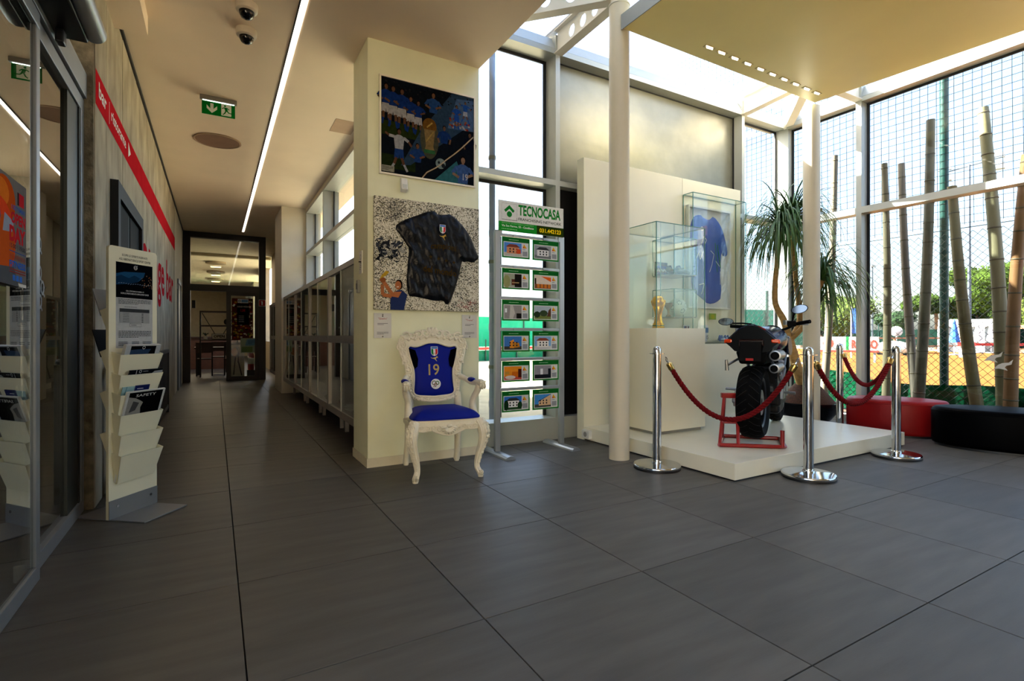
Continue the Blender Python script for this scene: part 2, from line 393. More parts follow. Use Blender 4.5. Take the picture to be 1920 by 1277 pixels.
# pillar between corridor and lobby
pi_ = MB().box(1.075, 2.078, 4.24, 4.73, -.05, 3.5).build('wall_pillar', m_pill); pi_['kind'] = 'structure'
bb = MB().box(1.067, 2.084, 4.232, 4.74, 0, .075).build('baseboard_pillar', mat('skirting_paint', '#c9c3ab', .6)); bb['kind'] = 'structure'
st2 = MB().box(1.075, 1.52, 10.55, 11.75, -.05, 3.5).build('wall_stub', m_white); st2['kind'] = 'structure'
# wall_right of the corridor: solid below, window band above
wr = MB().box(1.5, 1.78, 4.73, 10.6, -.05, 1.86).box(1.5, 1.78, 4.73, 10.6, 3.44, 3.5).box(1.5, 1.78, 10.6, 14.25, -.05, 3.5).build('wall_right', m_white); wr['kind'] = 'structure'
MB().box(1.46, 1.5, 4.74, 10.55, 0, .26).build('baseboard_right', m_black)['kind'] = 'structure'
def window(name, parts):
    w = struct(name)
    for pn, m, boxes in parts:
        for bx in boxes: MB().box(*bx).build(pn, m, w)
    return w
window('window_1', [('frame', m_alu, [(1.5, 1.72, 4.73, 10.55, 1.86, 1.90), (1.5, 1.72, 4.73, 10.55, 3.40, 3.44), (1.5, 1.72, 10.49, 10.55, 1.9, 3.4)]),
    ('mullion', m_alu, [(1.5, 1.74, 8.70, 8.76, 1.9, 3.4)]), ('transom', m_alu, [(1.5, 1.72, 4.73, 8.70, 2.60, 2.66), (1.5, 1.72, 8.76, 10.49, 2.60, 2.66)]),
    ('gasket', m_black, [(1.655, 1.67, 8.665, 8.70, 1.9, 3.4), (1.655, 1.67, 10.455, 10.49, 1.9, 3.4)]),
    ('pane', g_film, [(1.66, 1.668, 4.73, 8.70, 1.9, 2.6), (1.66, 1.668, 4.73, 8.70, 2.66, 3.4), (1.66, 1.668, 8.76, 10.49, 1.9, 2.6), (1.66, 1.668, 8.76, 10.49, 2.66, 3.4)])])
ZT0, ZT1, ZH = 2.635, 2.69, 4.0
def head_y(w, x0, x1):       # head beam of a bay in the back wall
    MB().box(x0, x1, 4.45, 4.68, ZH, ZH+.055).build('head_rail', m_alu, w)
    MB().add([(x0, 4.455, ZH+.06), (x1, 4.455, ZH+.06), (x1, 4.53, ZH+.2), (x0, 4.53, ZH+.2), (x0, 4.7, ZH+.06), (x1, 4.7, ZH+.06), (x1, 4.7, ZH+.2), (x0, 4.7, ZH+.2)],
             [(0, 1, 2, 3), (4, 5, 6, 7), (0, 1, 5, 4), (3, 2, 6, 7), (0, 4, 7, 3), (1, 5, 6, 2)]).build('gutter', m_alu, w)
def head_x(w, y0, y1):
    MB().box(6.95, 7.16, y0, y1, ZH-.02, ZH+.035).build('head_rail', m_alu, w)
    MB().add([(6.955, y0, ZH+.04), (6.955, y1, ZH+.04), (7.03, y1, ZH+.18), (7.03, y0, ZH+.18), (7.18, y0, ZH+.04), (7.18, y1, ZH+.04), (7.18, y1, ZH+.18), (7.18, y0, ZH+.18)],
             [(0, 1, 2, 3), (4, 5, 6, 7), (0, 1, 5, 4), (3, 2, 6, 7), (0, 4, 7, 3), (1, 5, 6, 2)]).build('gutter', m_alu, w)
w2 = window('window_2', [('sill', m_alu, [(2.079, 3.068, 4.45, 4.68, 0, .226)]), ('transom', m_alu, [(2.079, 3.068, 4.45, 4.66, ZT0, ZT1)]),
    ('mullion', m_alu, [(3.068, 3.122, 4.45, 4.70, 0, 4.2)]),
    ('gasket', m_black, [(3.035, 3.068, 4.63, 4.646, .226, ZT0), (3.035, 3.068, 4.63, 4.646, ZT1, ZH), (2.079, 3.035, 4.63, 4.646, ZT0-.03, ZT0), (2.079, 3.035, 4.63, 4.646, ZH-.03, ZH)]),
    ('pane', g_win, [(2.079, 3.05, 4.636, 4.644, .226, ZT0), (2.079, 3.05, 4.636, 4.644, ZT1, ZH)])]); head_y(w2, 2.079, 3.068)
w3 = window('window_3', [('sill', m_alu, [(3.122, 6.05, 4.46, 4.66, 0, .226)]), ('transom', m_alu, [(3.122, 6.05, 4.45, 4.64, ZT0, ZT1)]),
    ('mullion', m_alu, [(6.05, 6.105, 4.45, 4.64, 0, 4.2)]), ('dark_panel', m_blackp, [(3.122, 6.05, 4.56, 4.60, .226, ZT0)]),
    ('metal_panel', m_brush, [(3.122, 6.05, 4.59, 4.62, ZT1, ZH)]), ('gasket', m_black, [(6.043, 6.05, 4.57, 4.59, ZT1, ZH), (3.122, 6.05, 4.583, 4.59, ZH-.012, ZH)])]); head_y(w3, 3.122, 6.05)
w4 = window('window_4', [('sill', m_alu, [(6.105, 7.0, 4.45, 4.64, 0, .09)]), ('transom', m_alu, [(6.105, 7.0, 4.45, 4.63, ZT0, ZT1)]),
    ('corner_post', m_alu, [(7.0, 7.12, 4.41, 4.63, 0, 4.2)]), ('gasket', m_black, [(6.98, 7.0, 4.59, 4.605, .09, ZH), (6.105, 6.98, 4.59, 4.605, ZH-.025, ZH)]),
    ('pane', g_win, [(6.105, 6.99, 4.598, 4.606, .09, ZT0), (6.105, 6.99, 4.598, 4.606, ZT1, ZH)])]); head_y(w4, 6.105, 7.0)
RZ0, RZ1 = 2.595, 2.675
for n, (y0, y1, mw) in enumerate([(3.495, 4.41, 0), (1.25, 3.433, .062), (-.9, 1.19, .06), (-3.0, -.96, .06)]):
    w = window('window_%d' % (5+n), [('sill', m_alu, [(6.95, 7.15, y0, y1, 0, .075)]), ('transom', m_alu, [(6.95, 7.11, y0, y1, RZ0, RZ1)]),
        ('pane', g_win, [(7.09, 7.098, y0, y1, .075, RZ0), (7.09, 7.098, y0, y1, RZ1, ZH-.02)]),
        ('gasket', m_black, [(7.08, 7.1, y1-.028, y1, .075, RZ0), (7.08, 7.1, y1-.028, y1, RZ1, ZH-.02), (7.08, 7.1, y0, y1-.028, ZH-.045, ZH-.02), (7.08, 7.1, y0, y1-.028, .075, .09)])]
        + ([('mullion', m_alu, [(6.95, 7.16, y1, y1+mw, 0, 4.2)])] if mw else []))
    head_x(w, y0, y1)
# glass roof strips round the soffit
rg = struct('window_9')
for bx in [(2.06, 3.09, 3.40, 4.72), (3.13, 6.05, 3.40, 4.72), (6.1, 7.18, 3.40, 4.72), (5.6, 7.18, -3, 3.36), (2.06, 3.16, -3, 3.36)]:
    MB().box(bx[0], bx[1], bx[2], bx[3], 4.285, 4.295).build('roof_pane', g_roof, rg)
for bx in [(3.09, 3.13, 3.4, 4.72), (6.05, 6.1, 3.4, 4.72)]: MB().box(bx[0], bx[1], bx[2], bx[3], 4.26, 4.31).build('roof_bar', m_alud, rg)
# perforated white beams from the columns to the facade
def web_beam(n, a, b, dz0=4.0, dz1=4.24, holes=4, fw=.1, rz=.062, rx=.05, start=.16):
    a, b = Vector((a[0], a[1], 0)), Vector((b[0], b[1], 0)); L = (b-a).length; u = (b-a).normalized()
    M = frame((a.x, a.y, dz0), u, (0, 0, 1)); e = struct('trim_%d' % n)
    h = dz1-dz0; m = MB(); xs = [start+(L-start)*i/holes for i in range(holes+1)]
    if start: m.prism([(0, 0), (start, 0), (start, h), (0, h)], -.006, .006, M)
    for x0, x1 in zip(xs[:-1], xs[1:]):
        cx = (x0+x1)/2; cy = h*.52; inner = []; outer = []
        for k in range(24):
            an = 2*PI*k/24; c, s_ = math.cos(an), math.sin(an); inner.append((cx+rx*c, cy+rz*s_))
            t_ = min(((x1-x0)/2)/abs(c) if abs(c) > 1e-6 else 9, ((h-cy) if s_ > 0 else cy)/abs(s_) if abs(s_) > 1e-6 else 9); outer.append((cx+c*t_, cy+s_*t_))
        for q in ((x0, 0), (x1, 0), (x1, h), (x0, h)):
            k = min(range(24), key=lambda i: (outer[i][0]-q[0])**2+(outer[i][1]-q[1])**2); outer[k] = q
        m.ring(outer, inner, -.006, .006, M)
    m.build('web', m_beam, e); MB().box(0, L, -.006, .006, -fw/2, fw/2, M).build('bottom_flange', m_beam, e)
    MB().box(0, L, h-.012, h, -fw/2, fw/2, M).build('top_flange', m_beam, e)
C1, C2 = (3.065, 3.472), (5.95, 3.47)
web_beam(2, (3.095, 4.45), (C1[0]+.01, C1[1]+.07)); web_beam(3, (2.09, 4.5), (C1[0]-.05, C1[1]+.05), holes=5)
web_beam(4, (6.078, 4.45), (C2[0]+.02, C2[1]+.07)); web_beam(5, (7.03, 4.44), (C2[0]+.06, C2[1]+.06), holes=5); web_beam(6, (6.95, 3.464), (C2[0]+.08, C2[1]), holes=4)
for cx, cy, lab, top in ((C1[0], C1[1], 'round cream column in front of the tall display panel, nearest the white armchair', 4.2), (C2[0], C2[1], 'round cream column behind the motorbike platform beside the potted palm', 3.70)):
    c = thing('column', lab, 'column', (cx, cy, 0))
    prof = [(.088, 0), (.088, 3.75), (.088, 3.95)] if top > 4 else [(.088, 0), (.088, top)]
    MB().lathe(prof, 40).build('shaft', mat('column_paint', '#c9c2ad', .5, var=.02), c)
    if top > 4:
        MB().lathe([(.075, 3.95), (.075, 4.24)], 32).build('column_head', m_beam, c); MB().lathe([(.093, 3.945), (.093, 3.955)], 40).build('cap_ring', m_beam, c)
# corridor end: glazed partition with a sliding door
d = struct('door_2'); YD = 14.2
for bx in [(-.65, -.5, YD-.1, YD+.05, 0, 3.5), (.93, 1.08, YD-.1, YD+.05, 0, 3.5), (-.5, .93, YD-.1, YD+.05, 3.37, 3.5), (-.5, .93, YD-.08, YD+.05, 2.13, 2.28)]:
    MB().box(*bx).build('frame', m_dark, d)
for bx in [(.23, .33, YD-.07, YD-.02, 0, 2.13), (.84, .93, YD-.07, YD-.02, 0, 2.13), (.33, .84, YD-.07, YD-.02, 2.04, 2.13), (.33, .84, YD-.07, YD-.02, 0, .1)]: MB().box(*bx).build('leaf_frame', m_dark, d)
MB().box(.33, .84, YD-.05, YD-.042, .1, 2.04).build('leaf_glass', g_part, d); MB().box(-.5, .93, YD-.03, YD-.022, 2.28, 3.37).build('fanlight', g_part, d)
MB().box(-.47, -.40, YD-.1, YD-.02, 1.72, 1.9).build('lock_box', m_black, d); MB().tube([(-.52, YD-.12, 1.05), (-.62, YD-.12, 1.05)], .015, 8).build('handle', m_black, d)
K = Ink(frame((0, YD-.055, 0), (1, 0, 0), (0, 0, 1)))
K.rect(.345, .97, .80, 1.98, '#5b2b20')
pal = ['#7a2a1c', '#b8892f', '#8f4a23', '#d3c19a', '#4f6a2b', '#2a1510', '#a23b25', '#c9a14a', '#d8d2c4']
for i in range(150): K.ell(random.uniform(.37, .78), random.uniform(.99, 1.96), random.uniform(.014, .035), random.uniform(.012, .026), random.choice(pal), 7)
K.rect(.455, 1.34, .715, 1.86, '#070707'); K.texth('GOLD PIZZA', .585, 1.765, .032, '#e8e4da', .25, .01, 'c'); K.texth('1.5\u20ac', .585, 1.66, .06, '#b3202a', .1, .02, 'c')
for i in range(4): K.greek(.49, 1.54-.045*i, .68, 1.565-.045*i, 1, '#c9c5bb')
K.rect(.47, 1.87, .70, 1.965, '#d7dde2'); K.rect(.55, 1.885, .69, 1.95, '#5f86b5'); K.ringp(.51, 1.917, .022, .012, '#15181c')
K.build('pizza_poster', d)
# automatic entrance doors on the left
e = struct('door_1')
LX = -.67
for bx in [(LX-.03, LX, 1.3, 3.02, 0, .07), (LX-.03, LX, 1.3, 3.02, 2.42, 2.49), (LX-.03, LX, 2.965, 3.02, .07, 2.42), (LX-.03, LX, 1.3, 1.36, .07, 2.42)]: MB().box(*bx).build('leaf_frame', m_alud, e, bevel=.004)
MB().box(LX-.019, LX-.011, 1.36, 2.965, .07, 2.42).build('leaf_glass', g_door, e)
FX = -.70
for bx in [(FX-.06, FX, 3.02, 4.075, 0, .075), (FX-.06, FX, 4.0, 4.075, .075, 2.44), (FX-.06, FX, 1.2, 4.075, 2.44, 2.52), (FX-.06, FX+.015, 1.2, 4.075, 2.53, 2.68)]: MB().box(*bx).build('fixed_frame', m_alud, e, bevel=.003)
MB().box(FX-.05, FX-.012, 3.72, 3.97, .075, 2.44).build('inner_stile', mat('olive_stile', '#34362f', .4, .3), e); MB().box(FX-.05, FX-.005, 3.97, 4.0, .075, 2.44).build('gasket', m_black, e)
MB().box(FX-.035, FX-.027, 3.02, 3.72, .075, 2.44).build('fixed_glass', g_door, e)
MB().box(FX-.09, FX-.05, 1.2, 4.0, 2.36, 2.46).build('track', m_black, e)
K = Ink(frame((FX-.0265, 0, 0), (0, 1, 0), (0, 0, 1)))
for r_ in range(17):
    for q in range(5):
        y = 2.92+q*.085+(.042 if r_ % 2 else 0); z = 1.78-r_*.068
        if y > 3.32-.10*abs(r_-7)/7-.10*max(0, 2-r_): continue
        if r_ > 9 and r_ < 14: continue
        K.ringp(y, z, .024, .013, '#9aa1a4', .030, 12); K.line((y+.004, z-.018), (y+.034, z-.042), .012, '#9aa1a4')
K.build('frosted_pattern', e, print_mat('frost_film', .6))
# vestibule outside the doors
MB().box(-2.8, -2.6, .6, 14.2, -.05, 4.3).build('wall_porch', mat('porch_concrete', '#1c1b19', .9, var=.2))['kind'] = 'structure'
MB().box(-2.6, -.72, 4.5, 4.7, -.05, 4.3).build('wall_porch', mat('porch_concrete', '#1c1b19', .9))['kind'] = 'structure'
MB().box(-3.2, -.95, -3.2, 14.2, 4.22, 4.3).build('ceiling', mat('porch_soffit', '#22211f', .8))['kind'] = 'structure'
# restaurant behind the partition
MB().box(-3.5, 1.75, 14.2, 32, 3.5, 3.6).build('ceiling', mat('restaurant_ceiling', '#dbd0b4', .8))['kind'] = 'structure'
MB().box(-3.5, 1.75, 31, 31.2, -.05, 3.5).box(-3.6, -3.4, 14.2, 32, -.05, 3.5).box(1.5, 1.7, 14.2, 17.5, -.05, 3.5).box(1.5, 1.7, 20.5, 23, -.05, 3.5).box(1.5, 1.7, 26, 31.2, -.05, 3.5).box(1.5, 1.7, 17.5, 20.5, -.05, .9).box(1.5, 1.7, 23, 26, -.05, .9).box(-3.5, -.652, 14.2, 14.4, -.05, 3.5).build('wall_restaurant', mat('restaurant_wall', '#9a8a70', .8))['kind'] = 'structure'
MB().box(-3.4, 1.5, 17.6, 17.8, 3.42, 3.5).build('trim_7', mat('bulkhead', '#a59c7c', .8))['kind'] = 'structure'
# doors in the left wall
dn = struct('door_3')
for bx in [(-.655, -.60, 4.62, 4.72, 0, 2.19), (-.655, -.60, 6.0, 6.1, 0, 2.19), (-.655, -.60, 4.72, 6.0, 2.08, 2.19)]: MB().box(*bx).build('frame', mat('slate_frame', '#1f2327', .6, spec=.2), dn)
MB().box(-.655, -.625, 4.72, 5.32, 0, 2.08).box(-.655, -.625, 5.42, 6.0, 0, 2.08).build('door_leaf', mat('dark_door_glass', '#08090a', .6, spec=.05), dn); MB().box(-.65, -.63, 5.32, 5.42, 0, 2.08).build('stile', mat('slate_frame', '#2c3036', .45), dn)
dn = struct('door_4')
for bx in [(-.65, -.625, 12.1, 12.18, 0, 2.2), (-.65, -.625, 13.0, 13.08, 0, 2.2), (-.65, -.625, 12.18, 13.0, 2.12, 2.2)]: MB().box(*bx).build('frame', mat('blue_grey_frame', '#4d5a63', .5), dn)
MB().box(-.65, -.64, 12.18, 13.0, 0, 2.12).build('door_leaf', mat('grey_leaf', '#7e868b', .5), dn)
# ------------------------------------------------------------------ shared shapes
def inside(p, poly):
    c = False; x, y = p; j = len(poly)-1
    for i in range(len(poly)):
        xi, yi = poly[i]; xj, yj = poly[j]
        if (yi > y) != (yj > y) and x < (xj-xi)*(y-yi)/(yj-yi)+xi: c = not c
        j = i
    return c
def near(p, poly):
    best = 1e9; bp = p
    for i in range(len(poly)):
        a = poly[i]; b = poly[(i+1) % len(poly)]
        dx, dy = b[0]-a[0], b[1]-a[1]; L = dx*dx+dy*dy
        t = 0 if L == 0 else max(0, min(1, ((p[0]-a[0])*dx+(p[1]-a[1])*dy)/L))
        q = (a[0]+t*dx, a[1]+t*dy); d = math.hypot(p[0]-q[0], p[1]-q[1])
        if d < best: best = d; bp = q
    return best, bp
def smooth_poly(pts, it=2):
    for _ in range(it):
        o = []
        for i in range(len(pts)):
            a = pts[i]; b = pts[(i+1) % len(pts)]
            o += [(a[0]*.75+b[0]*.25, a[1]*.75+b[1]*.25), (a[0]*.25+b[0]*.75, a[1]*.25+b[1]*.75)]
        pts = o
    return pts
def cloth(poly, res, hf, M, back=0.):
    """a sheet with the outline poly, front height hf(x, y, distance to the edge), closed at the back"""
    x0 = min(p[0] for p in poly); x1 = max(p[0] for p in poly); y0 = min(p[1] for p in poly); y1 = max(p[1] for p in poly)
    nx = int((x1-x0)/res)+2; ny = int((y1-y0)/res)+2
    cells = [(i, j) for i in range(nx) for j in range(ny) if inside((x0+(i+.5)*res, y0+(j+.5)*res), poly)]
    vid = {}; V = []; F = []
    cs = set(cells)
    def corner(i, j):
        if (i, j) in vid: return vid[(i, j)]
        p = (x0+i*res, y0+j*res)
        bd = any((i+a, j+b) not in cs for a in (-1, 0) for b in (-1, 0))
        d, q = near(p, poly)
        if bd and d < res*1.5: p = q; d = 0
        vid[(i, j)] = len(V); V.append((p[0], p[1], back+hf(p[0], p[1], d))); return vid[(i, j)]
    edges = {}
    for (i, j) in cells:
        q = [corner(i, j), corner(i+1, j), corner(i+1, j+1), corner(i, j+1)]; F.append(tuple(q))
        for a, b in zip(q, q[1:]+q[:1]):
            if (b, a) in edges: del edges[(b, a)]
            else: edges[(a, b)] = 1
    n = len(V); low = {}
    for a, b in edges:
        for k in (a, b):
            if k not in low: low[k] = len(V); V.append((V[k][0], V[k][1], back))
        F.append((b, a, low[a], low[b]))
    return MB().add(V, F, True, M)
def spiral(c, r, turns, u, v, a0=0., n=18, shrink=.82, w=None):
    """scroll centred at c in the plane u,v"""
    c = Vector(c); u = Vector(u); v = Vector(v); P = []; R = []
    for i in range(n+1):
        t = i/n; a = a0+turns*2*PI*t; rr = r*(1-shrink*t); P.append(c+u*rr*math.cos(a)+v*rr*math.sin(a)); R.append((w or r*.22)*(1-.45*t))
    return P, R
def bez(P, n=12):
    """smooth path through control points (Catmull-Rom)"""
    P = [Vector(p) for p in P]; o = []
    for i in range(len(P)-1):
        a = P[max(i-1, 0)]; b = P[i]; c = P[i+1]; d = P[min(i+2, len(P)-1)]
        for k in range(n):
            t = k/n; o.append(.5*((2*b)+(c-a)*t+(2*a-5*b+4*c-d)*t*t+(3*b-a-3*c+d)*t**3))
    o.append(P[-1]); return o
def lerps(R, n):
    o = []
    for i in range(len(R)-1):
        for k in range(n): o.append(R[i]+(R[i+1]-R[i])*k/n)
    o.append(R[-1]); return o
m_wl = mat('white_laminate', '#e3dfca', .32, var=.015, spec=.5)
m_chrome = mat('polished_steel', '#c9cbcc', .07, 1., var=.02)
m_gold = mat('gilt_metal', '#d8a22a', .28, 1., var=.15, scale=30)
m_brass = mat('brass', '#b99a5a', .25, 1.)
m_red = mat('red_rope', '#63060b', .85, spec=.15)
m_redl = mat('red_leatherette', '#8c0407', .42, spec=.25, var=.04, bump=.05, bscale=200)
m_blkl = mat('black_leatherette', '#010102', .45, spec=.03, var=.1, bump=.05, bscale=200)
m_paper = mat('white_paper', '#d9d9d4', .7)
m_acr = glass('acrylic', (.96, .98, .97), .05, 4)
# ------------------------------------------------------------------ platform with display panel, plinth and cases
p = thing('platform', 'low white display platform under the motorbike', 'platform', (3.305, 2.49, 0))
MB().box(.012, 2.51, .012, 1.79, 0, .012).build('plinth_base', m_blackp, p)
MB().box(0, 2.525, 0, 1.793, .012, .135).build('deck', m_wl, p, bevel=.002)
p = thing('partition_wall', 'tall free-standing white display panel at the back of the platform', 'partition', (3.305, 4.285, 0))
MB().box(0, 1.443, 0, .115, 0, 2.92).build('board', m_wl, p, bevel=.002); MB().box(1.447, 2.49, 0, .115, 0, 2.92).build('board', m_wl, p, bevel=.002)
so_ = thing('wall_socket', 'white power socket box on the left end of the display platform', 'socket', (3.293, 4.21, .03))
MB().box(-.03, .012, -.06, .06, 0, .085).build('housing', m_paper, so_, bevel=.006)
MB().cyl((-.031, 0, .043), (-.024, 0, .043), .026, n=20).build('socket_face', mat('socket_grey', '#8c8c88', .5), so_)
p = thing('plinth', 'white box plinth carrying the glass case with the golden trophy', 'plinth', (3.60, 3.56, .135))
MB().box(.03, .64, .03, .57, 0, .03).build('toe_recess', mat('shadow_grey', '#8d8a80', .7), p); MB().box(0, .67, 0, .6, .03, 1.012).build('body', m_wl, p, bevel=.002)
def glass_box(name, lab, cat, loc, w, d, h, t=.006, shelf=None, group=None, backed=False):
    g = thing(name, lab, cat, loc, 0, group)
    m_e = mat('glass_edge', '#3f7d6c', .2)
    for bx in [(0, w, 0, t, 0, h), (0, t, t, d-t, 0, h), (w-t, w, t, d-t, 0, h), (0, w, 0, d, h, h+t)]+([] if backed else [(0, w, d-t, d, 0, h)]): MB().box(*bx).build('pane', g_case, g)
    e = .0032
    ed = MB()
    for (x, y) in ((0, 0), (w, 0), (0, d), (w, d)): ed.box(x-e, x+e, y-e, y+e, 0, h)
    for (a, b) in (((0, 0), (w, 0)), ((0, d), (w, d)), ((0, 0), (0, d)), ((w, 0), (w, d))): ed.bar((a[0], a[1], h+t/2), (b[0], b[1], h+t/2), e*2, e*2)
    ed.build('edge', m_e, g)
    if shelf: MB().box(0, w, 0, d, -shelf, 0).build('base_shelf', mat('glass_shelf', '#8a938a', .15), g)
    return g
glass_box('display_case', 'large clear glass case on the white plinth, over the golden trophy', 'glass case', (3.603, 3.563, 1.148), .664, .594, 1.0)
t_ = thing('trophy', 'golden trophy with a globe top standing in the glass case on the plinth', 'trophy', (3.93, 3.86, 1.148))
MB().lathe([(.062, 0), (.064, .012), (.058, .02), (.058, .045), (.05, .055)], 28).build('base', m_gold, t_)
MB().lathe([(.056, .024), (.0605, .026), (.0605, .032), (.056, .034)], 28).build('green_band', mat('malachite', '#1d5b38', .3), t_)
bd = MB().lathe([(.05, .05), (.04, .08), (.034, .13), (.04, .17), (.055, .21), (.05, .23)], 24)
for k in range(2):
    a0 = k*PI; P = []; R = []
    for i in range(22):
        tt = i/21; a = a0+tt*2.2; rr = .045-.012*math.sin(tt*PI)+.03*max(0, tt-.6); P.append((rr*math.cos(a), rr*math.sin(a), .055+tt*.21)); R.append(.016-.006*abs(tt-.5)+.004*math.sin(tt*9))
    bd.tube(P, R, 8); bd.ell((P[-1][0]*1.02, P[-1][1]*1.02, .275), (.016, .016, .02))
bd.build('body', m_gold, t_)
gl = MB().ell((0, 0, .275), (.062, .062, .062), 22, 14)
for a in (0, 1.1, 2.3): gl.tube([(.0625*math.cos(a)*math.cos(k*PI/10), .0625*math.sin(a)*math.cos(k*PI/10), .275+.0625*math.sin(k*PI/10)) for k in range(-4, 5)], .004, 6)
gl.build('globe', m_gold, t_)
p = thing('wall_pedestal', 'shallow white pedestal against the panel under the glass shirt case', 'pedestal', (4.755, 4.135, .135))
MB().box(0, .98, 0, .147, 0, .845).build('body', m_wl, p, bevel=.002)
MB().box(.0, .98, .0, .147, .846, .862).build('base_strip', mat('olive_strip', '#4d5a48', .4), p)
glass_box('shirt_case', 'tall glass wall case in front of the framed blue shirt', 'glass case', (4.757, 4.137, 1.0), .94, .141, 1.72, backed=True)
f = thing('framed_shirt', 'blue football shirt framed in white inside the tall glass wall case', 'frame', (4.80, 4.282, 1.40))
def frame_bars(w, h, b, y0, y1, name, m, par):
    for bx in [(0, w, y0, y1, 0, b), (0, w, y0, y1, h-b, h), (0, b, y0, y1, b, h-b), (w-b, w, y0, y1, b, h-b)]: MB().box(*bx).build(name, m, par)
frame_bars(.75, 1.21, .022, -.045, 0, 'frame_bar', m_paper, f); MB().box(.022, .728, -.012, -.002, .022, 1.188).build('backing', mat('grey_mount', '#c3c7cb', .7), f)
SH = [(.30, .93), (.38, .90), (.5, .885), (.56, .9), (.63, .935), (.80, .86), (.90, .76), (.99, .60), (.97, .545), (.87, .54), (.83, .60), (.80, .40), (.84, .12), (.70, .065), (.5, .045), (.35, .1), (.12, .17), (.10, .3), (.17, .52), (.15, .60), (.04, .62), (.06, .78), (.14, .90)]
sh = smooth_poly([(a*.72+.01, b*1.21) for a, b in SH], 1)
def hs_(x, y, d): return .006+.02*(1-math.exp(-d/.02))+.007*noise.noise(Vector((x*14, y*4, 1)))*min(1, d/.03)
s_ = cloth(sh, .014, hs_, frame((0, -.012, 0), (1, 0, 0), (0, 0, 1))).build('blue_shirt', mat('blue_jersey', '#1f4fae', .55, var=.08), f)
K = Ink(frame((0, -.044, 0), (1, 0, 0), (0, 0, 1))); K.line((.46, .80), (.5, .45), .01, '#2d8a3a'); K.line((.5, .78), (.56, .5), .012, '#2d8a3a'); [K.line(a, b_, .009, '#dfe3e6') for P_ in ([(.20, .72), (.26, .86), (.31, .82), (.27, .76)], [(.12, .56), (.17, .66), (.2, .58), (.25, .68)], [(.38, .7), (.44, .66), (.40, .52), (.36, .44)], [(.18, .28), (.27, .30), (.22, .17)], [(.47, .58), (.54, .52)]) for a, b_ in zip(P_, P_[1:])]; K.ringp(.23, .95, .02, .008, '#c9ccd0'); K.build('stroke_marks', s_)['kind'] = 'stuff'  # pale zigzag strokes, two green lines and a ring over the shirt front
MB().box(.5, .57, -.035, -.03, .3, .46).build('paper_tag', m_paper, s_)
for nm, lab, z, h in (('upper', 'small glass showcase with photo and boots, upper of the pair left of the shirt', 1.745, .395), ('lower', 'small glass showcase holding a ball, lower of the pair left of the shirt', 1.283, .295)):
    glass_box('glass_showcase', lab, 'glass case', (4.275, 3.972, z), .345, .312, h, shelf=.012, group='small glass showcases on the panel', backed=True)
ph = thing('photo_card', 'dark team photo leaning inside the upper small glass showcase', 'photo', (4.29, 4.272, 1.745))
MB().box(0, .19, -.012, 0, 0, .16).build('card', m_blackp, ph)
K = Ink(frame((0, -.0125, 0), (1, 0, 0), (0, 0, 1))); K.rect(.008, .008, .182, .152, '#2a3648')
for i in range(7): figure(K, .025+i*.023, .02+.01*(i % 2), .11, '#1d3f8e', '#c9c9c9')
K.build('team_print', ph)
def boot(name, lab, loc, rz, m):
    b_ = thing(name, lab, 'shoe', loc, rz, 'football boots in the upper showcase')
    P = bez([(0, -.11, .03), (0, -.05, .034), (0, .02, .04), (0, .08, .05), (0, .11, .055)], 4); R = lerps([.022, .034, .03, .033, .026], 4)
    MB().tube(P, R, 12).build('upper', m, b_); MB().tube([(0, .07, .06), (0, .085, .088)], [.03, .027], 12, caps=False).build('collar', m_blackp, b_)
    MB().prism(smooth_poly([(-.03, -.11), (.03, -.11), (.034, 0), (.028, .11), (-.028, .11), (-.034, 0)], 1), .006, .014).build('sole', m_blackp, b_)
    st_ = MB()
    for x, y in ((-.02, -.09), (.02, -.09), (-.022, -.04), (.022, -.04), (-.018, .08), (.018, .08)): st_.cyl((x, y, 0), (x, y, .008), .004, n=6)
    st_.build('studs', m_blackp, b_)['kind'] = 'stuff'; return b_
boot('football_boot', 'golden football boot on the upper showcase shelf, nearer the dark photo', (4.385, 4.10, 1.745), 1.9, mat('gold_boot', '#7d6a1f', .4, .3))
boot('football_boot', 'golden football boot with brown collar at the front of the upper showcase', (4.48, 4.04, 1.745), 1.7, mat('gold_boot2', '#6a6421', .4, .3))
fb = thing('football', 'pale football in the lower small glass showcase', 'ball', (4.47, 4.11, 1.283))
bm_ = bmesh.new(); bmesh.ops.create_icosphere(bm_, subdivisions=3, radius=.105); me = bpy.data.meshes.new('leather'); bm_.to_mesh(me); bm_.free()
for q in me.polygons: q.use_smooth = True
me.materials.append(mat('ball_leather', '#c9d2c6', .45)); o = bpy.data.objects.new('leather', me); COL.objects.link(o); o.parent = fb; o.location = (0, 0, .105)
pm = MB()
for a, e_ in ((-1.2, .2), (-2.1, .5), (-1.7, -.4), (.4, .3), (2, 0), (-2.9, 0)):
    c = Vector((math.cos(a)*math.cos(e_), math.sin(a)*math.cos(e_), math.sin(e_))); u = c.orthogonal().normalized(); v = c.cross(u)
    pm.add([(0, 0, .105)+.1062*(c+(u*math.cos(k*2*PI/5)+v*math.sin(k*2*PI/5))*.3).normalized() if False else Vector((0, 0, .105))+.1062*(c+(u*math.cos(k*2*PI/5)+v*math.sin(k*2*PI/5))*.3).normalized() for k in range(5)], [(0, 1, 2, 3, 4)])
pm.build('dark_patch', mat('ball_patch', '#2c5f55', .45), fb)['kind'] = 'stuff'
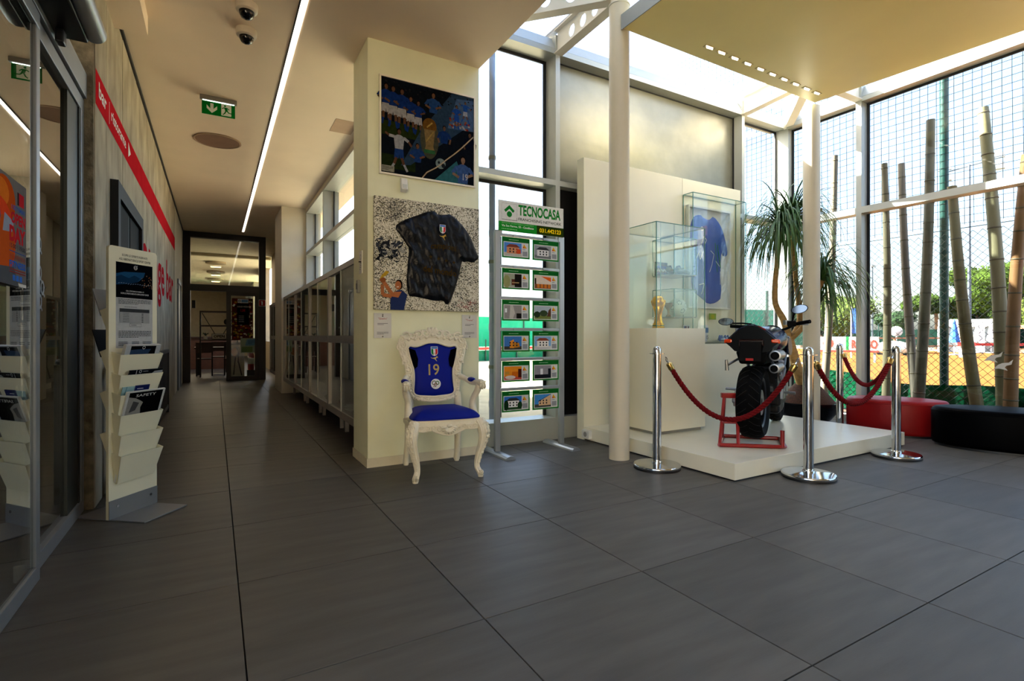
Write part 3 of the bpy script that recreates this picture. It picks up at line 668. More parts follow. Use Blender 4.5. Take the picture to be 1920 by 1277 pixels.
mk = thing('golden_mask', 'small bronze cup figure behind the trophy in the lower showcase', 'ornament', (4.325, 4.10, 1.283)); MB().lathe([(.03, 0), (.03, .01), (.012, .03), (.012, .07), (.04, .11), (.045, .15), (.04, .152), (.034, .12)], 18).build('cup', mat('bronze', '#8a5f2a', .35, .8), mk); MB().tube(spiral((.055, 0, .12), .028, .8, (1, 0, 0), (0, 0, 1), 2)[0], .006, 6).build('handle', mat('bronze', '#8a5f2a', .35, .8), mk)
# small things on the pedestal, inside the shirt case
gd = thing('shin_guard', 'white shin guard numbered 15 standing in the shirt case', 'shin guard', (5.05, 4.21, 1.0)); 
V = []; F = []
for i in range(9):
    z = .2*i/8
    for k in range(9):
        a = -PI*.85+PI*.7*k/8; r_ = .05+.012*i/8; V.append((r_*math.cos(a), r_*math.sin(a)*.8+.03, z))
for i in range(8):
    for k in range(8): F.append((i*9+k, i*9+k+1, i*9+10+k, i*9+9+k))
so2 = MB().add(V, F, True).build('shell', mat('guard_white', '#c9ccd0', .35), gd); sm_ = so2.modifiers.new('thick', 'SOLIDIFY'); sm_.thickness = .006
K = Ink(frame((0, -.026, 0), (1, 0, 0), (0, 0, 1))); K.texth('15', .005, .035, .045, '#1b1b1e', .035, .01, 'c'); K.rect(-.025, .11, .025, .17, '#5b7fae'); K.build('number', gd)
def blob(name, lab, cat, loc, parts):
    b_ = thing(name, lab, cat, loc)
    for pn, m, shapes in parts:
        g = MB()
        for s in shapes: g.ell(*s)
        o = g.build(pn, m, b_)
        if len(shapes) > 1: o['kind'] = 'stuff'
    return b_
blob('captain_armband', 'small round grey keepsake beside the shin guard', 'keepsake', (4.93, 4.215, 1.0), [('band', mat('grey_knit', '#7f8a8c', .7), [((0, 0, .055), (.05, .035, .055))]), ('patch', m_paper, [((-.01, -.033, .055), (.022, .006, .022))])])
blob('goalkeeper_gloves', 'crumpled silver and blue gloves on the floor of the shirt case', 'gloves', (5.34, 4.21, 1.0), [('palm', mat('silver_glove', '#aab4bd', .35, .3), [((0, 0, .03), (.06, .04, .03)), ((.075, .01, .035), (.045, .035, .035))]), ('finger', mat('blue_glove', '#40609c', .5), [((-.05, -.015, .045), (.02, .014, .04)), ((-.02, -.02, .05), (.016, .014, .035)), ((.05, -.015, .05), (.018, .014, .036)), ((.1, -.01, .045), (.018, .014, .04))])])
cd = thing('badge_card', 'yellow-green card leaning in the case below the framed shirt', 'card', (5.18, 4.262, 1.27)); MB().box(0, .12, -.006, 0, 0, .075).build('card', mat('card_green', '#86a51c', .5), cd)
K = Ink(frame((0, -.0065, 0), (1, 0, 0), (0, 0, 1))); K.ell(.06, .037, .035, .025, '#b9b92a'); K.build('print', cd)
cd = thing('photo_card', 'small coloured photo card below the lower small showcase', 'photo', (4.70, 4.23, .998)); MB().box(0, .10, -.008, 0, 0, .2).build('card', m_paper, cd)
K = Ink(frame((0, -.0085, 0), (1, 0, 0), (0, 0, 1)))
for i in range(24): K.rect(*(lambda x, y: (x, y, x+.02, y+.03))(.005+.021*(i % 4), .008+.03*(i//4)), random.choice(['#7a3b4a', '#b7b0b0', '#35568a', '#8a6f4c', '#d9d4cc']))
K.build('print', cd)
# ------------------------------------------------------------------ barrier posts and ropes
def stanchion():
    s = thing('stanchion', 'polished steel barrier post', 'stanchion')
    MB().lathe([(.186, 0), (.186, .014)], 48).build('rubber_ring', m_blackp, s)
    MB().lathe([(.185, .014), (.187, .02), (.187, .03), (.182, .036), (.05, .046), (.0, .046)], 48, cap=False).build('base', m_chrome, s)
    MB().lathe([(.042, .046), (.042, .056), (.035, .06), (.035, .93)], 32).build('post', m_chrome, s)
    MB().lathe([(.035, .925), (.06, .926), (.06, .932), (.035, .933)], 32, cap=False).build('hook_ring', m_chrome, s)
    MB().lathe([(.035, .933), (.035, .955), (.032, .97), (.022, .984), (.0, .99)], 32, cap=False).build('domed_cap', m_chrome, s); return s
SP = [((3.115, 3.075), 'polished steel barrier post left of the white trophy plinth'), ((3.905, 2.30), 'polished steel barrier post at the front corner of the platform, largest in view'),
      ((5.236, 2.30), 'polished steel barrier post at the right front of the platform, before the red ottoman'), ((6.03, 3.2), 'polished steel barrier post farthest back, beside the potted palm')]
s0 = stanchion()
for i, ((x, y), lab) in enumerate(SP):
    s = s0 if i == 0 else copy_tree(s0); s.location = (x, y, 0); s['label'] = lab; s['group'] = 'barrier posts round the motorbike'
def rope(a, b, sag, lab):
    a, b = Vector(a), Vector(b); r_ = thing('barrier_rope', lab, 'rope', a, 0, 'twisted red barrier ropes'); d = b-a; N = 150
    def pt(t): q = d*t; q.z -= 4*sag*t*(1-t); return q
    L = sum((pt((i+1)/N)-pt(i/N)).length for i in range(N)); t0, t1 = .085/L*.9, 1-.085/L*.9
    m = MB()
    for s in range(3):
        P = []; acc = 0; last = None
        for i in range(N+1):
            t = t0+(t1-t0)*i/N; q = pt(t); tan = (pt(min(1, t+.005))-pt(max(0, t-.005))).normalized()
            if last is not None: acc += (q-last).length
            last = q; n = tan.cross(Vector((0, 0, 1))).normalized(); bn = tan.cross(n); an = acc/.085*2*PI+s*2*PI/3
            P.append(q+(n*math.cos(an)+bn*math.sin(an))*.0105)
        m.tube(P, .0115, 7)
    m.build('twisted_cord', m_red, r_)
    for t, e in ((t0, 0.), (t1, 1.)):
        c = pt(t); tan = (pt(e)-c).normalized()
        MB().tube([c-tan*.02, c-tan*.01, c+tan*.035, c+tan*.045], [.021, .025, .025, .014], 16).build('end_cap', m_brass, r_)
        q = pt(e); MB().tube([c+tan*.045, c+tan*.06], .006, 8).tube([c+tan*.075+Vector((0, 0, 1))*.016*math.cos(k*PI/6)+tan*.016*math.sin(k*PI/6) for k in range(12)], .004, 6, closed=True).build('hook', m_chrome, r_)
def ends(i, j):
    a = Vector((*SP[i][0], .915)); b = Vector((*SP[j][0], .915)); u = (b-a).normalized()*.058; return a+u, b-u
rope(*ends(0, 1), .50, 'red twisted rope hanging across the rear wheel of the motorbike')
rope(*ends(1, 2), .40, 'red twisted rope along the right front edge of the platform')
rope(*ends(3, 2), .33, 'red twisted rope farthest back, before the red ottoman')
# ------------------------------------------------------------------ ottomans
for nm, lab, m, c, a, b_ in (('red', 'red leatherette oval ottoman by the window wall', m_redl, (6.52, 2.87), .46, .29), ('black', 'black leatherette oval ottoman at the right edge by the window', m_blkl, (6.474, 1.884), .6, .30)):
    o = thing('ottoman', lab, 'ottoman', (c[0], c[1], 0), math.atan2(-.91, .415), 'oval ottomans')
    def oval(prof, name, mm):
        g = MB().lathe(prof, 64); g.v = [(x*a, y*b_, z) for x, y, z in g.v]; return g.build(name, mm, o)
    oval([(.93, 0), (.93, .02)], 'foot', m_blackp)
    oval([(.95, .02), (.985, .03), (1, .055), (1, .335), (.985, .362), (.95, .378), (.90, .382)], 'cushion', m)
    g = MB().tube([(a*1.001*math.cos(k*PI/32), b_*1.001*math.sin(k*PI/32), .345) for k in range(64)], .003, 6, closed=True); g.build('seam', m, o)
# ------------------------------------------------------------------ potted palm
pp = thing('potted_palm', 'ponytail palm with long drooping leaves in a black bowl planter in the glass corner', 'plant', (6.48, 3.84, 0))
o_ = Vector((6.48, 3.84, 0))
MB().lathe([(.20, 0), (.26, .03), (.33, .12), (.37, .23), (.375, .25), (.35, .25), (.335, .21), (.0, .2)], 48, cap=False).build('planter', mat('black_glaze', '#0f1012', .15, var=.1), pp)
MB().lathe([(.335, .225), (.30, .27), (.22, .37), (.12, .48), (.05, .53), (0, .54)], 40, cap=False).build('soil', mat('brown_bark', '#4a2a14', .95, var=.5, scale=60, bump=1., bscale=120), pp)
m_bark = mat('pale_bark', '#a5814c', .85, var=.25, scale=12, bump=.5, bscale=30, stretch=(1, 1, 3))
def wp(l): return [Vector(q)-o_ for q in l]
T = MB()
T.tube(bez(wp([(6.47, 3.86, .42), (6.33, 3.85, .60), (6.25, 3.92, 1.02)]), 6), lerps([.075, .062, .05], 6), 12)
T.tube(bez(wp([(6.25, 3.92, 1.02), (6.19, 3.96, 1.27), (6.10, 4.02, 1.54), (6.08, 3.96, 2.13), (6.10, 3.95, 2.36)]), 6), lerps([.045, .04, .032, .026, .03], 6), 10)
T.tube(bez(wp([(6.25, 3.92, 1.02), (6.45, 3.91, 1.28), (6.41, 3.94, 1.82), (6.37, 3.96, 2.48)]), 6), lerps([.04, .035, .03, .03], 6), 10)
T.tube(bez(wp([(6.25, 3.92, 1.02), (6.30, 3.77, 1.2), (6.32, 3.69, 1.46), (6.38, 3.59, 1.74)]), 6), lerps([.036, .03, .026, .028], 6), 10)
T.build('trunk', m_bark, pp)
m_leaf = mat('palm_leaf', '#35581c', .5, var=.35, scale=3)
def crown(c, n, L0, L1, name, up=.5, seed=1):
    rg_ = random.Random(seed); c = Vector(c)-o_; V = []; F = []
    for i in range(n):
        a = rg_.uniform(0, 2*PI); e = rg_.uniform(.1, 1.35) if i > n*.12 else rg_.uniform(1.1, 1.5); L = rg_.uniform(L0, L1); w = rg_.uniform(.007, .012)
        d = Vector((math.cos(a)*math.cos(e), math.sin(a)*math.cos(e), math.sin(e))); p_ = c.copy(); N = 9; b0 = len(V)
        g = rg_.uniform(.30, .5)
        for k in range(N+1):
            ww = w*(1-(k/N)**2.2)+.0008
            s = d.cross(Vector((0, 0, 1)))
            if s.length < .05: s = Vector((math.sin(a), -math.cos(a), 0))
            s.normalize(); V += [tuple(p_-s*ww), tuple(p_+s*ww)]
            if k < N: F.append((b0+2*k, b0+2*k+1, b0+2*k+3, b0+2*k+2))
            p_ = p_+d*(L/N); hz = Vector((d.x, d.y, 0)); d = (d+Vector((0, 0, -g))-hz*.12*(k/N)).normalized()
    for i, v in enumerate(V):
        x, y, z = Vector(v)+o_
        if y > 4.56: y = 4.56
        if x > 7.05: x = 7.05
        V[i] = (x-o_.x, y-o_.y, z)
    bad = set()
    for i, v in enumerate(V):
        if (v[1]+o_.y > 4.08 and v[0]+o_.x < 5.86) or math.hypot(v[0]+o_.x-5.95, v[1]+o_.y-3.47) < .10: bad.add(i//(2*(N+1)))
    F = [f for f in F if f[0]//(2*(N+1)) not in bad]
    ob = MB().add(V, F, True).build(name, m_leaf, pp, fix=False); ob['kind'] = 'stuff'; return ob
crown((6.10, 3.95, 2.36), 190, .7, 1.15, 'leaf_crown', seed=2); crown((6.37, 3.96, 2.48), 240, .6, 1.1, 'leaf_crown', seed=3)
crown((6.38, 3.59, 1.74), 190, .5, .95, 'leaf_crown', seed=4); crown((6.62, 3.75, 1.5), 40, .4, .7, 'leaf_crown', seed=5); crown((6.25, 3.93, 2.55), 30, .3, .5, 'leaf_crown', seed=6)
T = MB().tube(bez(wp([(6.32, 3.69, 1.40), (6.5, 3.72, 1.48), (6.62, 3.75, 1.5)]), 5), .016, 8).build('side_branch', m_bark, pp)
# ------------------------------------------------------------------ estate agent's display stand
ts = thing('display_stand', 'aluminium stand of clear pockets with house adverts under a green and white sign', 'display stand', (2.565, 4.14, 0))
m_std = mat('stand_aluminium', '#9ba1a3', .35, .6, var=.03)
for s in (-1, 1):
    MB().box(s*.352-.027, s*.352+.027, -.018, .018, .03, 2.03).build('post', m_std, ts, bevel=.004)
    F_ = [(-.05, 0), (.05, 0), (.046, .014), (.03, .026), (0, .032), (-.03, .026), (-.046, .014)]
    MB().prism(F_, -.25, .25, frame((s*.352, 0, 0), (1, 0, 0), (0, 0, 1))).build('foot', m_std, ts)
sg = MB().box(-.352, .358, -.030, -.019, 2.025, 2.30).build('sign_board', mat('sign_white', '#dcdcd4', .5), ts)
MB().box(-.33, -.31, -.019, .0, 1.98, 2.2).build('sign_bracket', m_std, ts); MB().box(.31, .33, -.019, .0, 1.98, 2.2).build('sign_bracket', m_std, ts)
K = Ink(frame((-.352, -.0303, 2.025), (1, 0, 0), (0, 0, 1)))
GR = '#1e7a2c'
K.rect(0, 0, .71, .27, '#dcdcd4'); K.rect(0, 0, .405, .085, '#1f8a2a'); K.rect(.405, 0, .71, .085, '#27370f')
for a, b_ in (((.03, .105), (.03, .25)), ((.03, .25), (.19, .25)), ((.19, .25), (.19, .105))): K.line(a, b_, .002, '#8f8f88')
K.line((.03, .103), (.19, .103), .004, '#33332e'); K.line((.19, .103), (.19, .13), .004, '#33332e')
K.poly([(.11, .238), (.165, .19), (.148, .17), (.11, .204), (.072, .17), (.055, .19)], GR); K.ell(.11, .155, .027, .027, GR, 20)
K.text('TECNOCASA', .205, .155, .675, .255, GR, .035); K.text('FRANCHISING NETWORK', .205, .108, .685, .134, '#26351f', .012)
K.text('AFFILIATO TECNOCASA & CAVALLASCA', .03, .067, .37, .078, '#8fd08c', .0); K.text('Via San Fermo, 55 - Cavallasca', .03, .036, .37, .058, '#e9efe2', .01); K.greek(.03, .012, .30, .026, 1, '#8fd08c')
K.text('031.442123', .435, .022, .68, .062, '#f2d21c', .03)
K.build('sign_print', sg)
def house(K, x, y, w, h, n):
    sky_ = ['#4f86c9', '#8f949a', '#9aa08c', '#d8c9b8', '#8f8b88', '#aab6bf', '#3f74b5', '#7fa9d2', '#e08a25', '#8d8d92', '#2f6fbf', '#3f8ad0'][n]
    K.rect(x, y, x+w, y+h, sky_)
    if n in (0, 1, 6, 10, 11, 7):
        K.rect(x, y, x+w, y+h*.25, ['#b9b3a8', '#6f7276', 0, 0, 0, 0, '#3d3f3a', '#c6c6c4', 0, 0, '#2c4a2a', '#4a4b46'][n])
        c = ['#c98a62', '#d6d6d6', 0, 0, 0, 0, '#d98a2b', '#e9e4da', 0, 0, '#e3e6e8', '#d9b48a'][n]
        if n == 6: K.poly([(x+w*.32, y+h*.12), (x+w*.55, y+h*.12), (x+w*.55, y+h*.78), (x+w*.32, y+h*.62)], c); K.poly([(x+w*.55, y+h*.12), (x+w*.9, y+h*.2), (x+w*.85, y+h*.5), (x+w*.55, y+h*.6)], '#b97a25')
        elif n == 11: K.poly([(x+w*.25, y+h*.15), (x+w*.98, y+h*.15), (x+w*.98, y+h*.95), (x+w*.25, y+h*.45)], c); K.poly([(x+w*.2, y+h*.45), (x+w, y+h*.98), (x+w, y+h), (x+w*.2, y+h*.5)], '#4a2f20')
        else: K.rect(x+w*.15, y+h*.18, x+w*.85, y+h*.68, c); K.poly([(x+w*.08, y+h*.66), (x+w*.92, y+h*.66), (x+w*.7, y+h*.88), (x+w*.3, y+h*.88)], ['#7a3f33', '#3a3b3f', 0, 0, 0, 0, 0, '#8a4634', 0, 0, '#33363a', 0][n] or '#555')
        for i in range(3):
            for j in range(2): K.rect(x+w*(.3+.19*i), y+h*(.26+.2*j), x+w*(.38+.19*i), y+h*(.38+.2*j), '#2b2d33')
        if n == 10: K.ell(x+w*.12, y+h*.35, w*.14, h*.4, '#16301c', 9); K.ell(x+w*.9, y+h*.3, w*.14, h*.3, '#1c3a1f', 9)
        if n == 0: K.rect(x+w*.7, y+h*.2, x+w*.95, y+h*.55, '#c24a2a')
    elif n == 2: K.ell(x+w*.15, y+h*.4, w*.2, h*.5, '#8d9060', 10); K.rect(x+w*.42, y+h*.15, x+w*.95, y+h*.6, '#5a3326'); K.rect(x+w*.6, y, x+w, y+h, '#1f1b19'); K.rect(x+w*.45, y+h*.3, x+w*.85, y+h*.38, '#a98b62')
    elif n == 3: K.rect(x, y, x+w, y+h*.35, '#7a4a2c'); K.poly([(x+w*.4, y+h*.95), (x+w, y+h*.9), (x+w, y+h*.55)], '#e0601c'); [K.rect(x+w*(.15+.22*i), y+h*.05, x+w*(.3+.22*i), y+h*.35, '#c8742c') for i in range(4)]; K.rect(x, y+h*.35, x+w*.1, y+h*.8, '#2c2018')
    elif n == 4: K.poly([(x+w*.3, y), (x+w*.5, y), (x+w*.62, y+h*.4), (x+w*.5, y+h), (x+w*.35, y+h)], '#b9b5ae'); K.rect(x+w*.7, y, x+w, y+h*.4, '#1d1a18'); K.rect(x+w*.05, y+h*.45, x+w*.16, y+h*.75, '#e8eef0')
    elif n == 5: K.rect(x, y, x+w, y+h*.3, '#6f7a3c'); K.ell(x+w*.15, y+h*.35, w*.2, h*.25, '#2d3a26', 9); K.ell(x+w*.55, y+h*.45, w*.25, h*.25, '#3b4a30', 9); K.poly([(x+w*.75, y+h*.2), (x+w, y+h*.2), (x+w, y+h*.9), (x+w*.85, y+h*.7)], '#5b3a2a')
    elif n == 8: K.rect(x, y, x+w, y+h*.25, '#b7483a'); K.rect(x+w*.45, y+h*.2, x+w*.9, y+h*.6, '#c9661a'); K.rect(x+w*.8, y+h*.15, x+w, y+h*.8, '#4a2118'); K.ell(x+w*.35, y+h*.18, w*.3, h*.14, '#cfc3b8', 12); K.rect(x+w*.05, y+h*.4, x+w*.3, y+h*.62, '#b98a3a')
    elif n == 9: K.rect(x, y, x+w, y+h*.3, '#1d1f24'); K.rect(x+w*.35, y+h*.3, x+w*.5, y+h*.75, '#e3e7ea'); K.rect(x+w*.82, y+h*.1, x+w, y+h*.75, '#202227')
rows = [1.985, 1.70, 1.412, 1.127, .852, .578]
for r_, z in enumerate(rows):
    MB().box(-.325, .325, -.012, .012, z-.008, z+.02).build('cross_bar', m_std, ts, bevel=.003)
    for c, x0 in enumerate((-.315, .012)):
        n = r_*2+c
        pk = MB().box(x0, x0+.302, -.019, -.013, z-.205, z-.008).build('acrylic_pocket', m_acr, ts)
        MB().box(x0+.12, x0+.18, -.026, -.012, z-.004, z+.012).build('pocket_clip', m_std, pk)
        K = Ink(frame((x0+.004, -.0192, z-.2), (1, 0, 0), (0, 0, 1)))
        K.rect(0, 0, .294, .19, '#2c7a34'); K.rect(.006, .152, .288, .186, '#175f24'); K.greek(.07, .162, .24, .172, 1, '#9fd0a2')
        K.rect(.014, .014, .28, .147, '#cfd3d0'); house(K, .02, .02, .185, .121, n); K.poly([(.215, .098), (.262, .098), (.23, .138)], '#d9a21c'); K.poly([(.215, .098), (.24, .098), (.222, .118)], '#c8502a'); K.greek(.215, .078, .268, .092, 1, '#6f7478'); K.rect(.215, .026, .268, .07, '#8d9196')
        K.build('listing_card', pk)
        MB().box(x0+.004, x0+.298, -.0128, -.012, z-.2, z-.01).build('card_back', mat('card_back', '#4f9a52', .6), pk)
# ------------------------------------------------------------------ rococo armchair
ch = thing('armchair', 'ornate carved white armchair with blue upholstery and number 19 by the pillar', 'armchair', (1.549, 3.853, 0), math.radians(-8))
m_lac = mat('ivory_lacquer', '#d9d2ba', .42, var=.05, scale=14, bump=.12, bscale=60)
m_vel = mat('blue_satin', '#04157a', .55, var=.06, spec=.12)
TLT = math.radians(9)
BM = Matrix.Translation((0, .205, .5)) @ Matrix.Rotation(-TLT, 4, 'X') @ Matrix.Translation((0, 0, -.5)) @ frame((0, 0, 0), (1, 0, 0), (0, 0, 1))   # x across, y up, z towards the sitter
def both(h): return [(x, z) for x, z in h]+[(-x, z) for x, z in reversed(h) if x > 0]
PAD = both([(0, 1.022), (.05, 1.02), (.10, .998), (.15, .985), (.195, 1.0), (.213, .975), (.196, .90), (.172, .82), (.164, .75), (.170, .67), (.178, .60), (.14, .577), (.07, .572), (0, .566)])
OUT = both([(0, 1.075), (.08, 1.075), (.15, 1.06), (.22, 1.072), (.275, 1.045), (.285, .985), (.262, .90), (.23, .82), (.225, .74), (.215, .67), (.205, .595), (.15, .553), (.07, .535), (0, .528)])
def resamp(P, n):
    L = [0]
    for a, b_ in zip(P, P[1:]+P[:1]): L.append(L[-1]+math.hypot(a[0]-b_[0], a[1]-b_[1]))
    o = []
    for i in range(n):
        s = L[-1]*i/n; k = max(j for j in range(len(P)) if L[j] <= s); t = (s-L[k])/max(1e-9, L[k+1]-L[k]); a = P[k]; b_ = P[(k+1) % len(P)]; o.append((a[0]+(b_[0]-a[0])*t, a[1]+(b_[1]-a[1])*t))
    return o
pad = smooth_poly(PAD, 2); outl = smooth_poly(OUT, 2)
ip, op = pad, outl
MB().ring(op, ip, -.025, .018, BM).build('back_frame', m_lac, ch, bevel=.008)
mo = MB().tube([(x, y, .018) for x, y in resamp(ip, 90)], .009, 8, closed=True, M=BM).tube([(x*.99, .8+(y-.8)*.985, .014) for x, y in resamp(op, 90)], .012, 8, closed=True, M=BM)
mo.build('moulding', m_lac, ch)
cv = MB()
def scroll(x, y, r, a0, turns, sx=1, w=None, z=.022):
    P, R = spiral((x, y, z), r*1.2, turns*sx, (1, 0, 0), (0, 1, 0), a0, 20, .8, w or r*.33); cv.tube(P, R, 7, M=BM)
for s in (-1, 1):
    f = lambda a: a if s > 0 else PI-a
    for (x, y, r, a0, t) in [(.055, 1.10, .032, 2.6, 1.4), (.115, 1.088, .028, .3, 1.3), (.165, 1.075, .026, 2.2, 1.3), (.215, 1.072, .03, .6, 1.4), (.262, 1.04, .03, 1.4, 1.3), (.272, .985, .024, -1, 1.3), (.252, .925, .022, 1.8, 1.2), (.228, .855, .024, -.6, 1.3), (.215, .79, .026, 1.6, 1.3), (.206, .735, .02, -1.2, 1.2), (.198, .66, .018, 1.4, 1.1), (.09, .548, .018, .4, 1.2), (.135, .558, .016, 2.2, 1.1)]:
        scroll(s*x, y, r, f(a0), t, s)
    for (x, y, a, b_, c) in [(.03, 1.125, .016, .026, .012), (.085, 1.108, .014, .022, .011), (.14, 1.088, .022, .012, .011), (.19, 1.088, .018, .013, .012), (.24, 1.07, .02, .014, .012), (.284, 1.01, .012, .022, .011), (.262, .955, .012, .022, .01), (.243, .89, .012, .024, .01), (.222, .82, .012, .022, .012), (.205, .70, .01, .02, .01), (.06, .556, .02, .01, .01)]:
        cv.ell((s*x, y, .02), (a, b_, c), 10, 6, BM)
for s in (-1, 1):
    f = lambda a: a if s > 0 else PI-a
    for (x, y, r, a0) in [(.245, 1.0, .02, 2.2), (.236, .945, .019, -.8), (.222, .88, .018, 1.9), (.206, .82, .018, -.4), (.197, .76, .017, 2.0), (.194, .70, .016, -1), (.19, .625, .016, .5), (.05, .547, .014, .3), (.17, .563, .015, 1.0)]: scroll(s*x, y, r, f(a0), 1.3, s)
    for (x, y) in [(.262, .965), (.25, .91), (.236, .86), (.22, .79), (.21, .745), (.206, .68), (.198, .62), (.18, .575), (.11, .548), (.2, 1.045), (.15, 1.05), (.1, 1.055), (.05, 1.062)]: cv.ell((s*x, y, .022), (.014, .014, .012), 8, 6, BM)
for k in range(7):
    a = PI*(.12+.76*k/6); cv.tube([(.018*math.cos(a), 1.085+.018*math.sin(a), .024), (.05*math.cos(a), 1.085+.05*math.sin(a), .018)], [.006, .011], 7, M=BM)
cv.ell((0, 1.135, .015), (.016, .018, .014), 12, 8, BM); cv.ell((0, 1.085, .026), (.018, .018, .012), 12, 8, BM)
cv.build('carved_crest', m_lac, ch)['kind'] = 'stuff'
bk = cloth(pad, .0125, lambda x, y, d: .028*(1-math.exp(-d/.022)), BM, 0.).build('back_cushion', m_vel, ch)
MB().prism(pad, -.02, -.002, BM).build('back_lining', mat('dark_lining', '#151a30', .8), ch)
K = Ink(BM @ Matrix.Translation((0, 0, .0286)))
crest(K, .01, .945, .052, .072); leaping_cat(K, -.022, .862, .062, .042, '#cbb56a')
K.text('19', -.045, .745, .045, .838, '#b7a36a', .01, .012); K.ell(.012, .672, .042, .042, '#dfe2e4', 26); K.ringp(-.002, .68, .016, .007, '#6a6a52'); K.ringp(.026, .68, .013, .007, '#4d7a3a'); K.ringp(.01, .668, .012, .005, '#8a2f2a'); K.greek(-.012, .643, .034, .655, 1, '#33333a')
for s in (-1, 1): K.poly([(s*.205, .975), (s*.150, .955), (s*.128, .88), (s*.135, .82), (s*.16, .80), (s*.172, .83), (s*.19, .9)], '#03040a')
tag(K.build('emblems', bk), 'printed crest, leaping cat, number 19 and round badge')
SEAT = smooth_poly(both([(0, -.27), (.10, -.272), (.2, -.262), (.262, -.235), (.268, -.1), (.235, .12), (.215, .2), (.1, .215), (0, .217)]), 2)
cloth(SEAT, .016, lambda x, y, d: .012+.062*(1-math.exp(-d/.05)), Matrix.Translation((0, 0, .448))).build('seat_cushion', m_vel, ch)
MB().prism(smooth_poly(both([(0, -.265), (.2, -.258), (.262, -.235), (.268, -.1), (.232, .2), (.1, .215), (0, .217)]), 1), .405, .452).build('seat_rail', m_lac, ch, bevel=.006)
ap = MB()
A_ = [(-.25, .41), (-.25, .372), (-.19, .362), (-.13, .368), (-.09, .35), (-.05, .335), (0, .325), (.05, .335), (.09, .35), (.13, .368), (.19, .362), (.25, .372), (.25, .41)]
ap.prism(A_, 0, .03, frame((0, -.235, 0), (1, 0, 0), (0, 0, 1)))
for s in (-1, 1):
    ap.prism([(-.2, .41), (-.2, .375), (0, .36), (.18, .375), (.18, .41)], -.012, .012, frame((s*.25, .0, 0), (0, 1, 0), (0, 0, 1)))
ap.build('apron', m_lac, ch, bevel=.005)
sh_ = MB(); FM = frame((0, -.268, 0), (1, 0, 0), (0, 0, 1))
for k in range(9):
    a = PI+PI*(.02+.96*k/8); sh_.tube([(.012*math.cos(a), .40+.012*math.sin(a), .006), (.036*math.cos(a), .395+.036*math.sin(a), .012), (.058*math.cos(a), .392+.05*math.sin(a), .004)], [.006, .011, .007], 7, M=FM)
sh_.ell((0, .405, .01), (.022, .014, .012), 12, 8, FM)
for s in (-1, 1):
    for (x, y, r, a0) in [(.075, .385, .022, 1.5), (.115, .395, .02, -1.2), (.16, .388, .018, 1.2), (.2, .398, .015, -1)]:
        P, R = spiral((s*x, y, .004), r, 1.3*s, (1, 0, 0), (0, 1, 0), a0 if s > 0 else PI-a0, 16); sh_.tube(P, R, 6, M=FM)
sh_.build('apron_shell', m_lac, ch)
